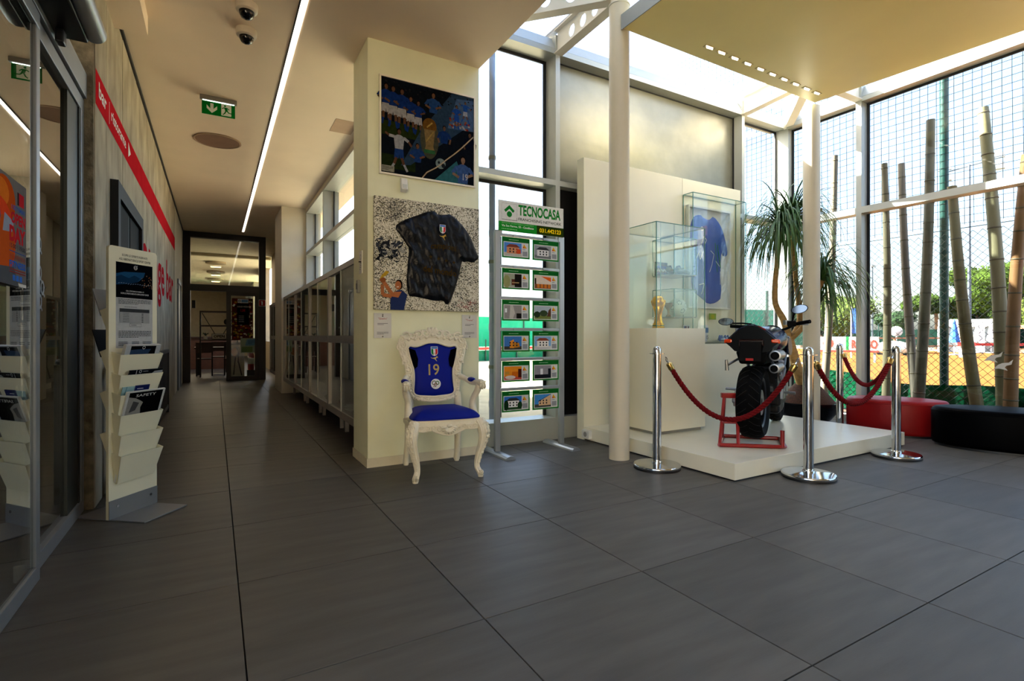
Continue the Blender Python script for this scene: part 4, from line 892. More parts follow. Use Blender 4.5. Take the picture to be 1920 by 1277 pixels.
for s in (-1, 1):
    g = MB(); P = bez([(s*.245, -.225, .43), (s*.272, -.255, .36), (s*.268, -.256, .27), (s*.240, -.235, .16), (s*.228, -.228, .08), (s*.243, -.25, .035), (s*.25, -.262, .02)], 5); LP = P
    g.tube(P, lerps([.040, .046, .034, .025, .019, .022, .026], 5), 14)
    for sy in (-1, 1): P, R = spiral((s*.25+sy*.008, -.275, .028), .024, 1.3, (0, -1, 0), (0, 0, 1), .4, 16); g.tube(P, R, 7)
    g.cyl((s*.25, -.262, 0), (s*.25, -.262, .016), .02, .024, 14)
    for (z, r) in ((.40, .02), (.36, .022), (.32, .018), (.28, .015)): P, R = spiral((s*.277, -.285+(.36-z)*.06, z), r, 1.2*s, (1, 0, 0), (0, 0, 1), 1, 14); g.tube(P, R, 6)
    RR = lerps([.040, .046, .034, .025, .019, .022, .026], 5); P = LP
    for (ox, oy) in ((s*.75, -.66), (s*.97, -.1), (s*.1, -.99), (-s*.6, -.8)):
        g.tube([p_+Vector((ox, oy, 0))*(r_*.97) for p_, r_ in zip(P[:27], RR[:27])], [.0065]*27, 6)
    for k in range(0, 25, 2):
        r_ = RR[k]; sc = .5+.5*(1-k/26)
        for (ox, oy) in ((s*.92, -.38), (s*.45, -.9)): g.ell(tuple(P[k]+Vector((ox, oy, 0))*r_*1.0), (.011*sc, .011*sc, .016*sc), 8, 6)
    for k in (3, 8, 14): q_ = P[k]+Vector((s*.8, -.6, 0))*RR[k]*1.15; PP, R2 = spiral(q_, .02-.0008*k, 1.3*s, (s*.6, .8, 0), (0, 0, 1), .6, 14, .8, .006); g.tube(PP, R2, 6)
    g.build('leg', m_lac, ch)
    g = MB(); P = bez([(s*.20, .225, .60), (s*.205, .212, .44), (s*.208, .225, .32), (s*.212, .25, .18), (s*.217, .285, .07), (s*.217, .30, .02)], 5)
    g.tube(P, lerps([.028, .034, .032, .027, .024, .028], 5), 12); P, R = spiral((s*.217, .305, .028), .022, 1.2, (0, 1, 0), (0, 0, 1), .4, 14); g.tube(P, R, 7); g.cyl((s*.217, .298, 0), (s*.217, .298, .014), .02, .022, 12); g.build('leg', m_lac, ch)
    g = MB(); P = bez([(s*.222, .235, .735), (s*.255, .17, .715), (s*.272, .06, .695), (s*.285, -.05, .70), (s*.292, -.13, .705), (s*.296, -.175, .69)], 6)
    g.tube(P, lerps([.024, .022, .021, .023, .030, .026], 6), 12); P, R = spiral((s*.296, -.165, .683), .036, 1.4, (0, -1, 0), (0, 0, 1), 1.2, 20); g.tube(P, R, 8)
    for dx in (-.018, .018): P, R = spiral((s*.296+dx, -.168, .685), .032, 1.4, (0, -1, 0), (0, 0, 1), 1.2, 18); g.tube(P, R, 7)
    g.build('arm', m_lac, ch)
    g = MB(); P = bez([(s*.29, -.10, .695), (s*.285, -.075, .64), (s*.262, -.035, .57), (s*.258, -.03, .51), (s*.262, -.06, .44)], 6); g.tube(P, lerps([.028, .026, .025, .028, .034], 6), 12); g.ell((s*.262, -.05, .46), (.03, .034, .03), 12, 8); g.build('arm_support', m_lac, ch)
    MB().ell((s*.272, .045, .715), (.027, .075, .02), 18, 10).build('arm_pad', m_vel, ch)
# ------------------------------------------------------------------ things on the pillar
po = thing('framed_poster', 'framed football collage poster at the top of the pillar', 'poster', (1.165, 4.238, 2.405))
PW, PH_ = .868, .815
frame_bars(PW, PH_, .014, -.022, 0, 'frame_bar', mat('white_frame', '#dcd6c2', .4), po); MB().box(.014, PW-.014, -.012, -.002, .014, PH_-.014).build('backing', m_blackp, po)
K = Ink(frame((.014, -.0125, .014), (1, 0, 0), (0, 0, 1)), .00002); w_, h_ = PW-.028, PH_-.028
K.rect(0, 0, w_, h_, '#1a2028'); K.rect(0, .40*h_, .45*w_, .55*h_, '#33401c'); K.rect(0, .05*h_, .35*w_, .2*h_, '#2c3a1e'); K.poly([(.2*w_, .1*h_), (.3*w_, .12*h_), (w_, .72*h_), (w_, h_), (.75*w_, h_), (.4*w_, .5*h_)], '#3a536e'); K.poly([(.7*w_, .6*h_), (w_, .62*h_), (w_, .97*h_), (.8*w_, .95*h_)], '#5f7fa6')
for i in range(60): K.ell(random.uniform(0, w_), random.uniform(.82*h_, .99*h_), .008, .006, random.choice(['#2a2a30', '#3a3436', '#151519']), 6)
for i in range(26): K.ell(random.uniform(.72*w_, .98*w_), random.uniform(.62*h_, .72*h_), .012, .01, random.choice(['#a33a3a', '#c9c4c0', '#b56a3c', '#2d4e8e']), 6)
for x, y, hh in ((.05, .50, .44), (.12, .48, .45), (.21, .47, .45), (.30, .46, .40), (.38, .45, .38)): figure(K, x*w_, y*h_, hh*h_, '#20408c', '#cfcfd2', '#7f5a44', pose=2)
figure(K, .54*w_, .5*h_, .46*h_, '#2f5596', '#d2d2d6', '#8a634a', half=True, pose=2)
figure(K, .90*w_, .70*h_, .24*h_, '#2f62b8', '#cfd3da', pose=1); figure(K, .80*w_, .60*h_, .28*h_, '#2c5cb8', '#2c5cb8', pose=2)
figure(K, .18*w_, .03*h_, .46*h_, '#c9cbd0', '#2a4c92', '#7a543f', pose=1); figure(K, .37*w_, -.05*h_, .42*h_, '#2a4a8a', '#2a4a8a', pose=2, half=True)
K.ell(.5*w_, .44*h_, .1*w_, .22*h_, '#5b5a48', 24); K.ell(.5*w_, .58*h_, .075*w_, .085*h_, '#8a5f2a', 20); K.poly([(.44*w_, .54*h_), (.56*w_, .54*h_), (.54*w_, .36*h_), (.56*w_, .30*h_), (.44*w_, .30*h_), (.46*w_, .36*h_)], '#a58a58'); K.rect(.44*w_, .28*h_, .56*w_, .32*h_, '#3f7a4a'); K.line((.47*w_, .56*h_), (.53*w_, .62*h_), .012, '#d8b25a'); K.line((.46*w_, .40*h_), (.54*w_, .52*h_), .01, '#c9a85a')
figure(K, .66*w_, .22*h_, .40*h_, '#22407f', '#1a2a55', '#8a6650', half=True)
K.ell(.62*w_, .19*h_, .055*w_, .058*h_, '#9fb3b0', 20); K.ell(.65*w_, .17*h_, .022*w_, .026*h_, '#2c3236', 8); K.ell(.6*w_, .2*h_, .014*w_, .016*h_, '#2c3236', 8)
figure(K, .95*w_, .20*h_, .40*h_, '#141a2a', '#141a2a', '#7a5844', half=True); K.poly([(.55*w_, 0), (.9*w_, 0), (.8*w_, .25*h_)], '#3f7f86')
figure(K, .87*w_, -.30*h_, .62*h_, '#4f72ae', '#4f72ae', '#b08a6c', pose=2, half=True); K.texth('19', .90*w_, .05*h_, .045*h_+.02, '#e2e4e8', .05, .012, 'c')
P_ = [(.42*w_, 0), (.47*w_, .07*h_), (.56*w_, .13*h_), (.61*w_, .17*h_), (.68*w_, .24*h_), (.78*w_, .33*h_), (.86*w_, .41*h_), (.995*w_, .56*h_)]
for a, b_ in zip(P_, P_[1:]): K.line(a, b_, .011, '#e2a850'); 
for a, b_ in zip(P_, P_[1:]): K.line(a, b_, .006, '#f3ead2')
K.rect(.005, .01, .11, .06, '#c9c6b2'); K.greek(.01, .02, .1, .055, 3, '#6a6a5c')
INK_GAIN[0] = .55; K.build('collage_print', po, print_mat('poster_print', .2, .7)); INK_GAIN[0] = 1.0
pi2 = thing('motion_sensor', 'small white motion sensor on the pillar between poster and canvas', 'sensor', (1.365, 4.24, 2.27)); MB().box(-.02, .02, -.02, 0, .045, .1).build('bracket', m_paper, pi2, bevel=.006)
MB().add([(-.028, -.02, 0), (.028, -.02, 0), (.028, -.065, .02), (-.028, -.065, .02), (-.028, -.02, .12), (.028, -.02, .12), (.028, -.05, .115), (-.028, -.05, .115)], [(0, 1, 2, 3), (4, 5, 6, 7), (0, 1, 5, 4), (1, 2, 6, 5), (2, 3, 7, 6), (3, 0, 4, 7)]).build('body', m_paper, pi2, bevel=.008)
MB().box(-.018, .018, -.066, -.05, .024, .06).build('lens', mat('sensor_lens', '#b9bdb8', .3), pi2)
cvs = thing('canvas', 'speckled canvas with a real dark shirt stuck on it, below the poster', 'canvas', (1.118, 4.238, 1.288))
CW, CH_ = .945, .925
m_cv = bpy.data.materials.new('speckled_paint'); m_cv.use_nodes = True; t = m_cv.node_tree; b_ = t.nodes['Principled BSDF']; b_.inputs['Roughness'].default_value = .8
tc = t.nodes.new('ShaderNodeTexCoord'); vo = t.nodes.new('ShaderNodeTexVoronoi'); vo.inputs['Scale'].default_value = 140; vo.inputs['Randomness'].default_value = 1
rp = t.nodes.new('ShaderNodeValToRGB'); el = rp.color_ramp.elements; el[0].color = hexc('#1f1f1a')+(1,); el[0].position = .30; el[1].color = hexc('#8d866c')+(1,); el[1].position = .48
e2 = el.new(.74); e2.color = hexc('#cfcbb8')+(1,); e3 = el.new(.40); e3.color = hexc('#57533f')+(1,)
sx = t.nodes.new('ShaderNodeSeparateColor'); n2 = t.nodes.new('ShaderNodeTexNoise'); n2.inputs['Scale'].default_value = 3.5; ad = t.nodes.new('ShaderNodeMath'); ad.operation = 'MULTIPLY_ADD'; ad.inputs[1].default_value = .7; 
t.links.new(tc.outputs['Object'], vo.inputs['Vector']); t.links.new(tc.outputs['Object'], n2.inputs['Vector']); t.links.new(vo.outputs['Color'], sx.inputs[0]); t.links.new(sx.outputs[0], ad.inputs[0]); sb = t.nodes.new('ShaderNodeMath'); sb.operation = 'MULTIPLY'; sb.inputs[1].default_value = .5
t.links.new(n2.outputs[0], sb.inputs[0]); t.links.new(sb.outputs[0], ad.inputs[2]); t.links.new(ad.outputs[0], rp.inputs[0]); t.links.new(rp.outputs[0], b_.inputs['Base Color'])
MB().box(0, CW, -.035, 0, 0, CH_).build('stretched_canvas', m_cv, cvs, bevel=.003)
CS = [(.40, .875), (.47, .91), (.55, .93), (.575, .895), (.60, .90), (.66, .905), (.70, .92), (.80, .85), (.90, .74), (.975, .565), (1.0, .525), (.93, .47), (.88, .485), (.84, .47), (.82, .49), (.79, .34), (.745, .2), (.70, .08), (.66, .055), (.635, .1), (.56, .09), (.48, .105), (.42, .115), (.36, .125), (.30, .125), (.285, .25), (.295, .40), (.31, .56), (.28, .6), (.235, .665), (.17, .74), (.255, .81)]
csh = smooth_poly([(a*CW, b2*CH_) for a, b2 in CS], 1)
def hc(x, y, d): return .004+.022*(1-math.exp(-d/.018))+(.016*noise.noise(Vector((x*13+y*7, y*6, 3)))+.012*noise.noise(Vector((x*30+y*9, y*15, 5))))*min(1, d/.03)
cs_ = cloth(csh, .0115, hc, frame((0, -.035, 0), (1, 0, 0), (0, 0, 1))).build('dark_shirt', mat('navy_gloss', '#05060a', .34, spec=.22, var=.3, scale=20, bump=.3, bscale=60), cvs)
K = Ink(frame((0, -.088, 0), (1, 0, 0), (0, 0, 1))); crest(K, .605*CW, .755*CH_, .048, .068); leaping_cat(K, .575*CW, .655*CH_, .062, .05, '#c9a54a')
GB = '#3d2e12'
K.text('campioni', .49*CW, .555*CH_, .74*CW, .625*CH_, GB, .03, mapf=lambda x, y: (x, y-.9*(x-.60*CW)**2)); K.text('del mondo', .42*CW, .345*CH_, .74*CW, .405*CH_, GB, .03, mapf=lambda x, y: (x, y-.10*(x-.5*CW)))
for q in range(4):
    cx, cy = (.49+.075*q)*CW, (.49-.012*q)*CH_; K.poly([(cx+.02*math.cos(PI/2+k*PI/5)*(1 if k % 2 == 0 else .42), cy+.02*math.sin(PI/2+k*PI/5)*(1 if k % 2 == 0 else .42)) for k in range(10)], GB)
K.build('shirt_print', cs_)['kind'] = 'stuff'
K = Ink(frame((0, -.0354, 0), (1, 0, 0), (0, 0, 1)), .00003)
for i in range(130): K.poly([(cx+random.uniform(-.032, .032), cy+random.uniform(-.032, .032)) for cx, cy in [(random.uniform(.03, .27)*CW, random.uniform(.45, .62)*CH_)] for _ in range(3)], random.choice(['#23262c', '#3a3f48', '#9a9a90', '#15171c']))
for i in range(26): K.line((random.uniform(.05, .3)*CW, random.uniform(.78, .98)*CH_), (random.uniform(.05, .3)*CW, random.uniform(.78, .98)*CH_), .003, '#34363a')
for i in range(34): cx, cy = random.uniform(.78, .98)*CW, random.uniform(.03, .1)*CH_; K.line((cx, cy), (cx+random.uniform(-.03, .03), cy+random.uniform(-.015, .02)), .004, random.choice(['#8a3038', '#6a2a34', '#a5504f']))
SK = '#a9683f'
K.poly([(.14*CW, 0), (.26*CW, 0), (.29*CW, .14*CH_), (.24*CW, .18*CH_), (.2*CW, .175*CH_), (.14*CW, .12*CH_)], '#27335a'); K.poly([(.13*CW, .12*CH_), (.21*CW, .11*CH_), (.24*CW, .165*CH_), (.17*CW, .16*CH_)], SK); K.line((.07*CW, .13*CH_), (.15*CW, .12*CH_), .03, SK)
K.line((.155*CW, .14*CH_), (.075*CW, .25*CH_), .03, SK); K.line((.07*CW, .13*CH_), (.068*CW, .22*CH_), .026, SK); K.ell(.072*CW, .262*CH_, .026, .022, '#8a5230', 10); K.ell(.215*CW, .225*CH_, .032, .044, '#1d1512', 14); K.ell(.208*CW, .22*CH_, .026, .036, SK, 14); K.line((.195*CW, .205*CH_), (.215*CW, .207*CH_), .006, '#e9dccb')
K.poly([(.05*CW, .27*CH_), (.1*CW, .30*CH_), (.13*CW, .335*CH_), (.10*CW, .345*CH_), (.06*CW, .30*CH_)], '#b8952c'); K.ringp(.055*CW, .055*CH_, .03, .003, '#4a4a42')
K.build('figure_print', cvs)['kind'] = 'stuff'
for x, lab, ttl in ((1.123, 'clear acrylic label plaque under the left corner of the canvas', '"Quadro"'), (1.908, 'clear acrylic label plaque under the right corner of the canvas', '"Trono"')):
    q = thing('label_plaque', lab, 'plaque', (x, 4.239, 1.055), 0, 'label plaques beside the armchair'); MB().box(0, .145, -.008, -.003, 0, .205).build('plate', mat('plaque_grey', '#c6c6c0', .25), q)
    for z in (.012, .193): MB().cyl((.072, -.012, z), (.072, 0, z), .006, n=12).build('stud', m_chrome, q)
    K = Ink(frame((0, -.0083, 0), (1, 0, 0), (0, 0, 1))); K.text(ttl, .035, .15, .11, .168, '#a5382e', .01); K.ell(.072, .18, .006, .005, '#2a2a2a', 10); K.greek(.03, .105, .115, .125, 2, '#55555a'); K.greek(.025, .028, .12, .052, 3, '#55555a'); K.build('lettering', q)
q = thing('wall_notice', 'small pale notice card on the narrow left side of the pillar', 'notice', (1.075, 4.45, 1.60)); MB().box(-.008, 0, -.045, .045, 0, .19).build('card', m_paper, q)
K = Ink(frame((-.0083, .045, 0), (0, -1, 0), (0, 0, 1))); K.ringp(.045, .14, .02, .006, '#a0a0a0'); K.greek(.015, .03, .075, .09, 4, '#8a8a88'); K.build('lettering', q)
MB().cyl((-.009, -.03, .095), (-.03, -.03, .095), .006, n=8).build('pin', m_blackp, q)
q = thing('wall_sensor', 'small grey sensor below the notice on the left side of the pillar', 'sensor', (1.075, 4.50, 1.44)); MB().box(-.028, 0, -.025, .025, 0, .11).build('housing', mat('sensor_grey', '#8f8f88', .5), q, bevel=.006); MB().box(-.032, -.026, -.016, .016, .03, .08).build('lens', mat('sensor_window', '#3a3d40', .3), q)
# ------------------------------------------------------------------ motorbike on the platform
HD = math.atan2(-.897, .4415)
bk_ = thing('motorcycle', 'dark blue and black naked sport motorcycle seen from behind on the white platform', 'motorcycle', (4.10, 2.90, .138), HD)
m_rub = mat('tyre_rubber', '#020202', .8, spec=.1, var=.15, bump=.1, bscale=80); m_rim = mat('dark_rim', '#141517', .35, .7)
m_navy = mat('navy_lacquer', '#060d2e', .22, .0, spec=.3, coat=.25); m_ny2 = mat('black_lacquer', '#010101', .3, spec=.1, coat=.06); m_mt = mat('motor_metal', '#8f9090', .35, .9, var=.1); m_pl = mat('black_plastic', '#020202', .65, spec=.12)
RX = Matrix.Rotation(PI/2, 4, 'Y')
def wheel(name, cy, cz, R, w, rw, par):
    M = Matrix.Translation((0, cy, cz)) @ RX
    g = bpy.data.objects.new(name, None); COL.objects.link(g); g.parent = par
    prof = [(R-.10, -w*.36), (R-.07, -w*.47), (R-.04, -w*.5), (R-.018, -w*.40), (R-.004, -w*.2), (R, 0), (R-.004, w*.2), (R-.018, w*.40), (R-.04, w*.5), (R-.07, w*.47), (R-.10, w*.36)]
    MB().lathe(prof, 72, M, cap=False).build('tyre', m_rub, g)
    gr = MB()
    for k in range(26):
        for s in (-1, 1):
            P = []
            for q in range(6):
                t = q/5; x = s*w*(.04+.40*t); a = 2*PI*k/26+s*.05+.2*t; rr = R+.0004-.018*(max(0, abs(x)/w-.2)/.2)**1.6 if abs(x)/w > .2 else R+.0004-.004*(abs(x)/w/.2)**2
                P.append((M @ Vector((rr*math.cos(a), rr*math.sin(a), x))))
            gr.tube(P, .0028, 4)
    gr.build('tread_groove', mat('groove_black', '#020202', .9), g)
    r_ = MB().lathe([(R-.10, -rw/2), (R-.115, -rw/2+.01), (R-.13, 0), (R-.115, rw/2-.01), (R-.10, rw/2), (R-.09, 0)], 48, M, closed=True)
    r_.lathe([(.0, -.05), (.045, -.05), (.05, 0), (.045, .05), (0, .05)], 24, M, cap=False)
    for k in range(5):
        a = 2*PI*k/5
        for da in (-.14, .14): r_.bar(M @ Vector((.04*math.cos(a), .04*math.sin(a), 0)), M @ Vector(((R-.12)*math.cos(a+da), (R-.12)*math.sin(a+da), 0)), .02, .026)
    r_.build('rim', m_rim, g); return g, M
rwz = .355; g, M = wheel('rear_wheel', 0, rwz, .315, .195, .15, bk_)
MB().lathe([(.04, .06), (.11, .06), (.11, .066), (.04, .066)], 32, M, closed=True).build('brake_disc', m_mt, g)
MB().lathe([(.03, -.1), (.05, -.1), (.05, -.16), (.03, -.16)], 24, M, closed=True).build('axle_hub', m_mt, g)
g, M = wheel('front_wheel', 1.41, .30, .30, .125, .09, bk_)
for s in (-1, 1): MB().lathe([(.09, s*.065), (.155, s*.065), (.155, s*.07), (.09, s*.07)], 40, M, closed=True).build('brake_disc', m_mt, g)
sa = MB().tube([(-.13, 0, rwz), (-.135, .15, .40), (-.13, .35, .44), (-.08, .52, .44)], [.05, .055, .05, .05], 12).tube([(-.08, .52, .44), (.09, .52, .44)], .04, 12); sa.build('swingarm', m_mt, bk_)
MB().box(-.17, .15, .52, .98, .26, .62).box(-.13, .13, .62, .92, .18, .28).build('engine', mat('engine_black', '#0b0b0c', .45, .6, var=.15), bk_, bevel=.03, seg=3)
MB().tube([(.16, .72, .44), (.185, .72, .44)], .085, 24).tube([(-.17, .75, .42), (-.2, .75, .42)], .09, 24).build('engine_cover', m_mt, bk_)
fr = MB()
for s in (-1, 1): fr.tube([(s*.07, 1.12, .90), (s*.15, .95, .78), (s*.16, .7, .66), (s*.12, .5, .52)], .016, 8).tube([(s*.06, 1.10, .86), (s*.15, .85, .60), (s*.13, .55, .45)], .014, 8).tube([(s*.12, .5, .62), (s*.09, .1, .78)], .013, 8)
fr.build('trellis_frame', mat('frame_grey', '#5b5d60', .4, .6), bk_)
MB().box(-.17, .17, 1.0, 1.06, .42, .72).build('radiator', m_pl, bk_)
def loft(secs, name, m, par, n=20, smooth=True):
    """body lofted through sections (y, centre z, half width, up height, down height)"""
    V = []; F = []
    for (y, cz, hw, up, dn, p) in secs:
        for k in range(n):
            a = 2*PI*k/n; c, s = math.cos(a), math.sin(a); q = 2/p
            V.append((hw*math.copysign(abs(c)**q, c), y, cz+(up if s > 0 else dn)*math.copysign(abs(s)**q, s)))
    for i in range(len(secs)-1):
        for k in range(n): k2 = (k+1) % n; F.append((i*n+k, i*n+k2, (i+1)*n+k2, (i+1)*n+k))
    F.append(tuple(range(n-1, -1, -1))); F.append(tuple((len(secs)-1)*n+k for k in range(n)))
    return MB().add(V, F, smooth).build(name, m, par)
loft([(.42, .86, .10, .06, .06, 2.4), (.55, .88, .165, .10, .12, 2.4), (.75, .90, .185, .13, .14, 2.4), (.95, .89, .175, .125, .13, 2.3), (1.08, .87, .10, .09, .08, 2.2)], 'fuel_tank', m_navy, bk_)
for s in (-1, 1):
    MB().prism(smooth_poly([(.86, .76), (1.16, .72), (1.24, .84), (1.02, .94), (.84, .92)], 2), -.014, .014, frame((s*.168, 0, 0), (0, 1, 0), (0, 0, 1))).build('tank_cowl', m_navy, bk_, bevel=.008)
loft([(.02, .955, .10, .05, .03, 2.4), (.12, .94, .135, .05, .04, 2.4), (.28, .91, .14, .035, .04, 2.4), (.44, .87, .10, .035, .04, 2.4)], 'seat', mat('seat_vinyl', '#030304', .65, spec=.15, var=.1), bk_)
# tail unit: wide winged shell whose rear edge peaks at the middle
V = []; F = []
tp = [(-.215, .885), (-.17, .93), (-.11, .985), (-.05, 1.022), (0, 1.032), (.05, 1.022), (.11, .985), (.17, .93), (.215, .885)]
lo = [(-.215, .878), (-.18, .85), (-.14, .81), (-.07, .792), (0, .788), (.07, .792), (.14, .81), (.18, .85), (.215, .878)]
for (y, sc, dz) in ((-.12, .96, -.006), (-.10, 1.0, 0), (.0, .98, -.004), (.14, .88, -.012), (.30, .74, -.035), (.44, .6, -.065)):
    for (x, z) in tp: V.append((x*sc, y, z+dz))
    for (x, z) in reversed(lo): V.append((x*sc, y, z+dz if y < .1 else max(z+dz, .79+dz*.2)))
n = 18
for i in range(5):
    for k in range(n): F.append((i*n+k, i*n+(k+1) % n, (i+1)*n+(k+1) % n, (i+1)*n+k))
F.append(tuple(range(n))); F.append(tuple(5*n+k for k in range(n)))
MB().add(V, F, True).build('tail_cowl', m_ny2, bk_)
for s in (-1, 1):
    MB().tube([(s*.02, -.105, 1.03), (s*.10, -.10, .992), (s*.205, -.09, .895)], [.006, .009, .006], 8).build('cowl_stripe', m_navy, bk_)
MB().tube([(.055, -.108, 1.02), (.11, -.105, .985)], .005, 6).build('red_accent', mat('red_lacquer', '#7c0d10', .3), bk_)
MB().box(-.10, .10, -.135, -.115, .84, .905).build('tail_lamp', mat('dark_red_lens', '#1d0505', .15), bk_, bevel=.015)
ut = MB().add([(-.13, -.1, .80), (.13, -.1, .80), (.12, .3, .78), (-.12, .3, .78), (-.10, -.08, .69), (.10, -.08, .69), (.11, .3, .69), (-.11, .3, .69)], [(0, 1, 2, 3), (4, 5, 6, 7), (0, 1, 5, 4), (1, 2, 6, 5), (2, 3, 7, 6), (3, 0, 4, 7)]).build('undertray', m_pl, bk_, bevel=.015)
MB().add([(-.085, -.15, .885), (.085, -.15, .885), (.085, -.20, .72), (-.085, -.20, .72), (-.085, -.142, .885), (.085, -.142, .885), (.085, -.19, .72), (-.085, -.19, .72)], [(0, 1, 2, 3), (4, 5, 6, 7), (0, 1, 5, 4), (1, 2, 6, 5), (2, 3, 7, 6), (3, 0, 4, 7)]).build('number_plate_bracket', m_pl, bk_, bevel=.006)
MB().box(-.03, .03, -.2, -.18, .725, .745).build('reflector', mat('red_lens', '#a80f0c', .2), bk_)
MB().tube([(.09, -.14, .86), (.055, -.10, .72)], .008, 6).build('plate_stay', m_pl, bk_)
for s in (-1, 1):
    i_ = MB().add([(s*.155, -.128, .875), (s*.222, -.118, .868), (s*.222, -.118, .905), (s*.155, -.128, .908), (s*.155, -.095, .875), (s*.222, -.085, .868), (s*.222, -.085, .905), (s*.155, -.095, .908)], [(0, 1, 2, 3), (4, 5, 6, 7), (0, 1, 5, 4), (1, 2, 6, 5), (2, 3, 7, 6), (3, 0, 4, 7)])
    i_.build('indicator', mat('amber_lens', '#e2410e', .2, var=.15, scale=40, coat=.5), bk_, bevel=.01)
    MB().tube([(s*.14, -.05, .87), (s*.17, -.1, .885)], .01, 8).build('indicator_stem', m_pl, bk_)
# twin stacked silencers on the right
for (x, z, r) in ((.175, .765, .046), (.168, .655, .04)):
    e = MB().lathe([(r*.72, 0), (r, .002), (r, .02), (r*.96, .03), (r, .06), (r*1.05, .25), (r*.9, .38), (r*.5, .46)], 28, Matrix.Translation((x, -.05, z)) @ Matrix.Rotation(-PI/2, 4, 'X'), cap=False).build('silencer', m_mt, bk_)
    MB().lathe([(0, .05), (r*.70, .05), (r*.74, 0), (r*.70, -.001), (r*.62, .03), (0, .03)], 24, Matrix.Translation((x, -.05, z)) @ Matrix.Rotation(-PI/2, 4, 'X'), cap=False).build('outlet', m_pl, e)
MB().tube([(.17, .40, .70), (.15, .52, .55), (.12, .66, .30), (.05, .85, .22), (.05, 1.0, .35)], .024, 12).tube([(.165, .38, .62), (.13, .54, .45), (.08, .7, .26)], .022, 12).build('exhaust_pipe', m_mt, bk_)
MB().tube([(.19, .12, .60), (.2, .25, .50), (.18, .4, .42)], .018, 8).box(.17, .2, .30, .42, .36, .48).build('footrest_plate', m_mt, bk_, bevel=.006)
MB().tube([(.19, .36, .42), (.29, .34, .42)], .012, 10).build('footrest', m_mt, bk_)
MB().tube([(-.12, .10, .74), (-.17, .03, .705), (-.22, .0, .67)], .011, 8).tube([(-.22, 0, .625), (-.225, -.005, .72)], [.018, .012], 8).build('passenger_footrest', m_mt, bk_)
MB().tube([(-.18, .36, .42), (-.30, .33, .43)], .012, 10).build('footrest', m_mt, bk_)
for s in (-1, 1):
    MB().tube([(s*.10, 1.41, .30), (s*.10, 1.28, .62)], .028, 14).tube([(s*.10, 1.28, .62), (s*.10, 1.15, .93)], .025, 14).build('fork_leg', mat('gold_fork', '#8d7440', .3, .8), bk_)
fm = MB(); V = []; F = []
for k in range(10):
    a = PI*.28+PI*.5*k/9
    for x in (-.07, -.045, .045, .07): V.append((x, 1.41+.325*math.cos(a), .30+(.325 if abs(x) < .06 else .30)*math.sin(a)))
for k in range(9):
    for q in range(3): F.append((k*4+q, k*4+q+1, k*4+q+5, k*4+q+4))
o = fm.add(V, F, True).build('front_mudguard', m_navy, bk_); md = o.modifiers.new('thick', 'SOLIDIFY'); md.thickness = .004
MB().box(-.12, .12, 1.10, 1.17, .92, .955).box(-.12, .12, 1.17, 1.24, .75, .78).build('triple_clamp', m_mt, bk_, bevel=.01)
MB().ell((0, 1.30, .86), (.10, .12, .10), 20, 12).build('headlamp', mat('lamp_glass', '#9aa2a8', .1, .3), bk_)
MB().ell((-.02, 1.20, 1.0), (.10, .045, .05), 18, 10).build('instrument_pod', m_pl, bk_)
MB().tube(bez([(-.36, .98, 1.04), (-.24, 1.06, 1.03), (-.1, 1.12, 1.0), (.1, 1.12, 1.0), (.24, 1.06, 1.06), (.34, .98, 1.075)], 5), .013, 10).build('handlebar', m_pl, bk_)
MB().tube([(.24, 1.055, 1.06), (.36, .97, 1.078)], .019, 12).build('grip', m_rub, bk_); MB().tube([(-.24, 1.055, 1.03), (-.38, .965, 1.04)], .019, 12).build('grip', m_rub, bk_)
MB().tube([(.2, 1.12, 1.05), (.34, 1.05, 1.05)], .006, 6).tube([(-.2, 1.12, 1.02), (-.35, 1.05, 1.01)], .006, 6).build('lever', m_mt, bk_)
MB().box(.15, .23, 1.04, 1.1, 1.03, 1.09).box(-.23, -.15, 1.04, 1.1, 1.0, 1.06).build('switch_block', m_pl, bk_, bevel=.01)
MB().lathe([(0, 0), (.03, 0), (.03, .05), (0, .05)], 16, Matrix.Translation((.13, 1.16, 1.05)), cap=False).build('fluid_reservoir', m_mt, bk_)
for s, mx, my, mz, rt in ((1, .265, 1.0, 1.205, .22), (-1, -.435, 1.0, 1.09, -.05)):
    MB().tube(bez([(s*.19, 1.08, 1.06), (s*.20 if s > 0 else -.28, 1.08, 1.12 if s > 0 else 1.07), (mx-s*.04, my+.02, mz-.02)], 5), [.009]*11, 8).build('mirror_stalk', m_pl, bk_)
    Mx = Matrix.Translation((mx, my, mz)) @ Matrix.Rotation(-rt, 4, 'Y') @ Matrix.Rotation(PI/2-(.42 if s < 0 else .1), 4, 'X')
    g = MB().lathe([(0, -.03), (.75, -.026), (1, -.006), (1, .0), (.93, .004), (.9, .002)], 28, Matrix.Identity(4), cap=False); g.v = [tuple(Mx @ Vector((x*.078, y*.044, z))) for x, y, z in g.v]; mr_ = g.build('mirror', m_pl, bk_)
    g = MB().lathe([(0, .0018), (.92, .0018)], 28, cap=False); g.v = [tuple(Mx @ Vector((x*.078, y*.044, z))) for x, y, z in g.v]; g.build('mirror_glass', mat('mirror', '#6f7172', .06, 1.), mr_)
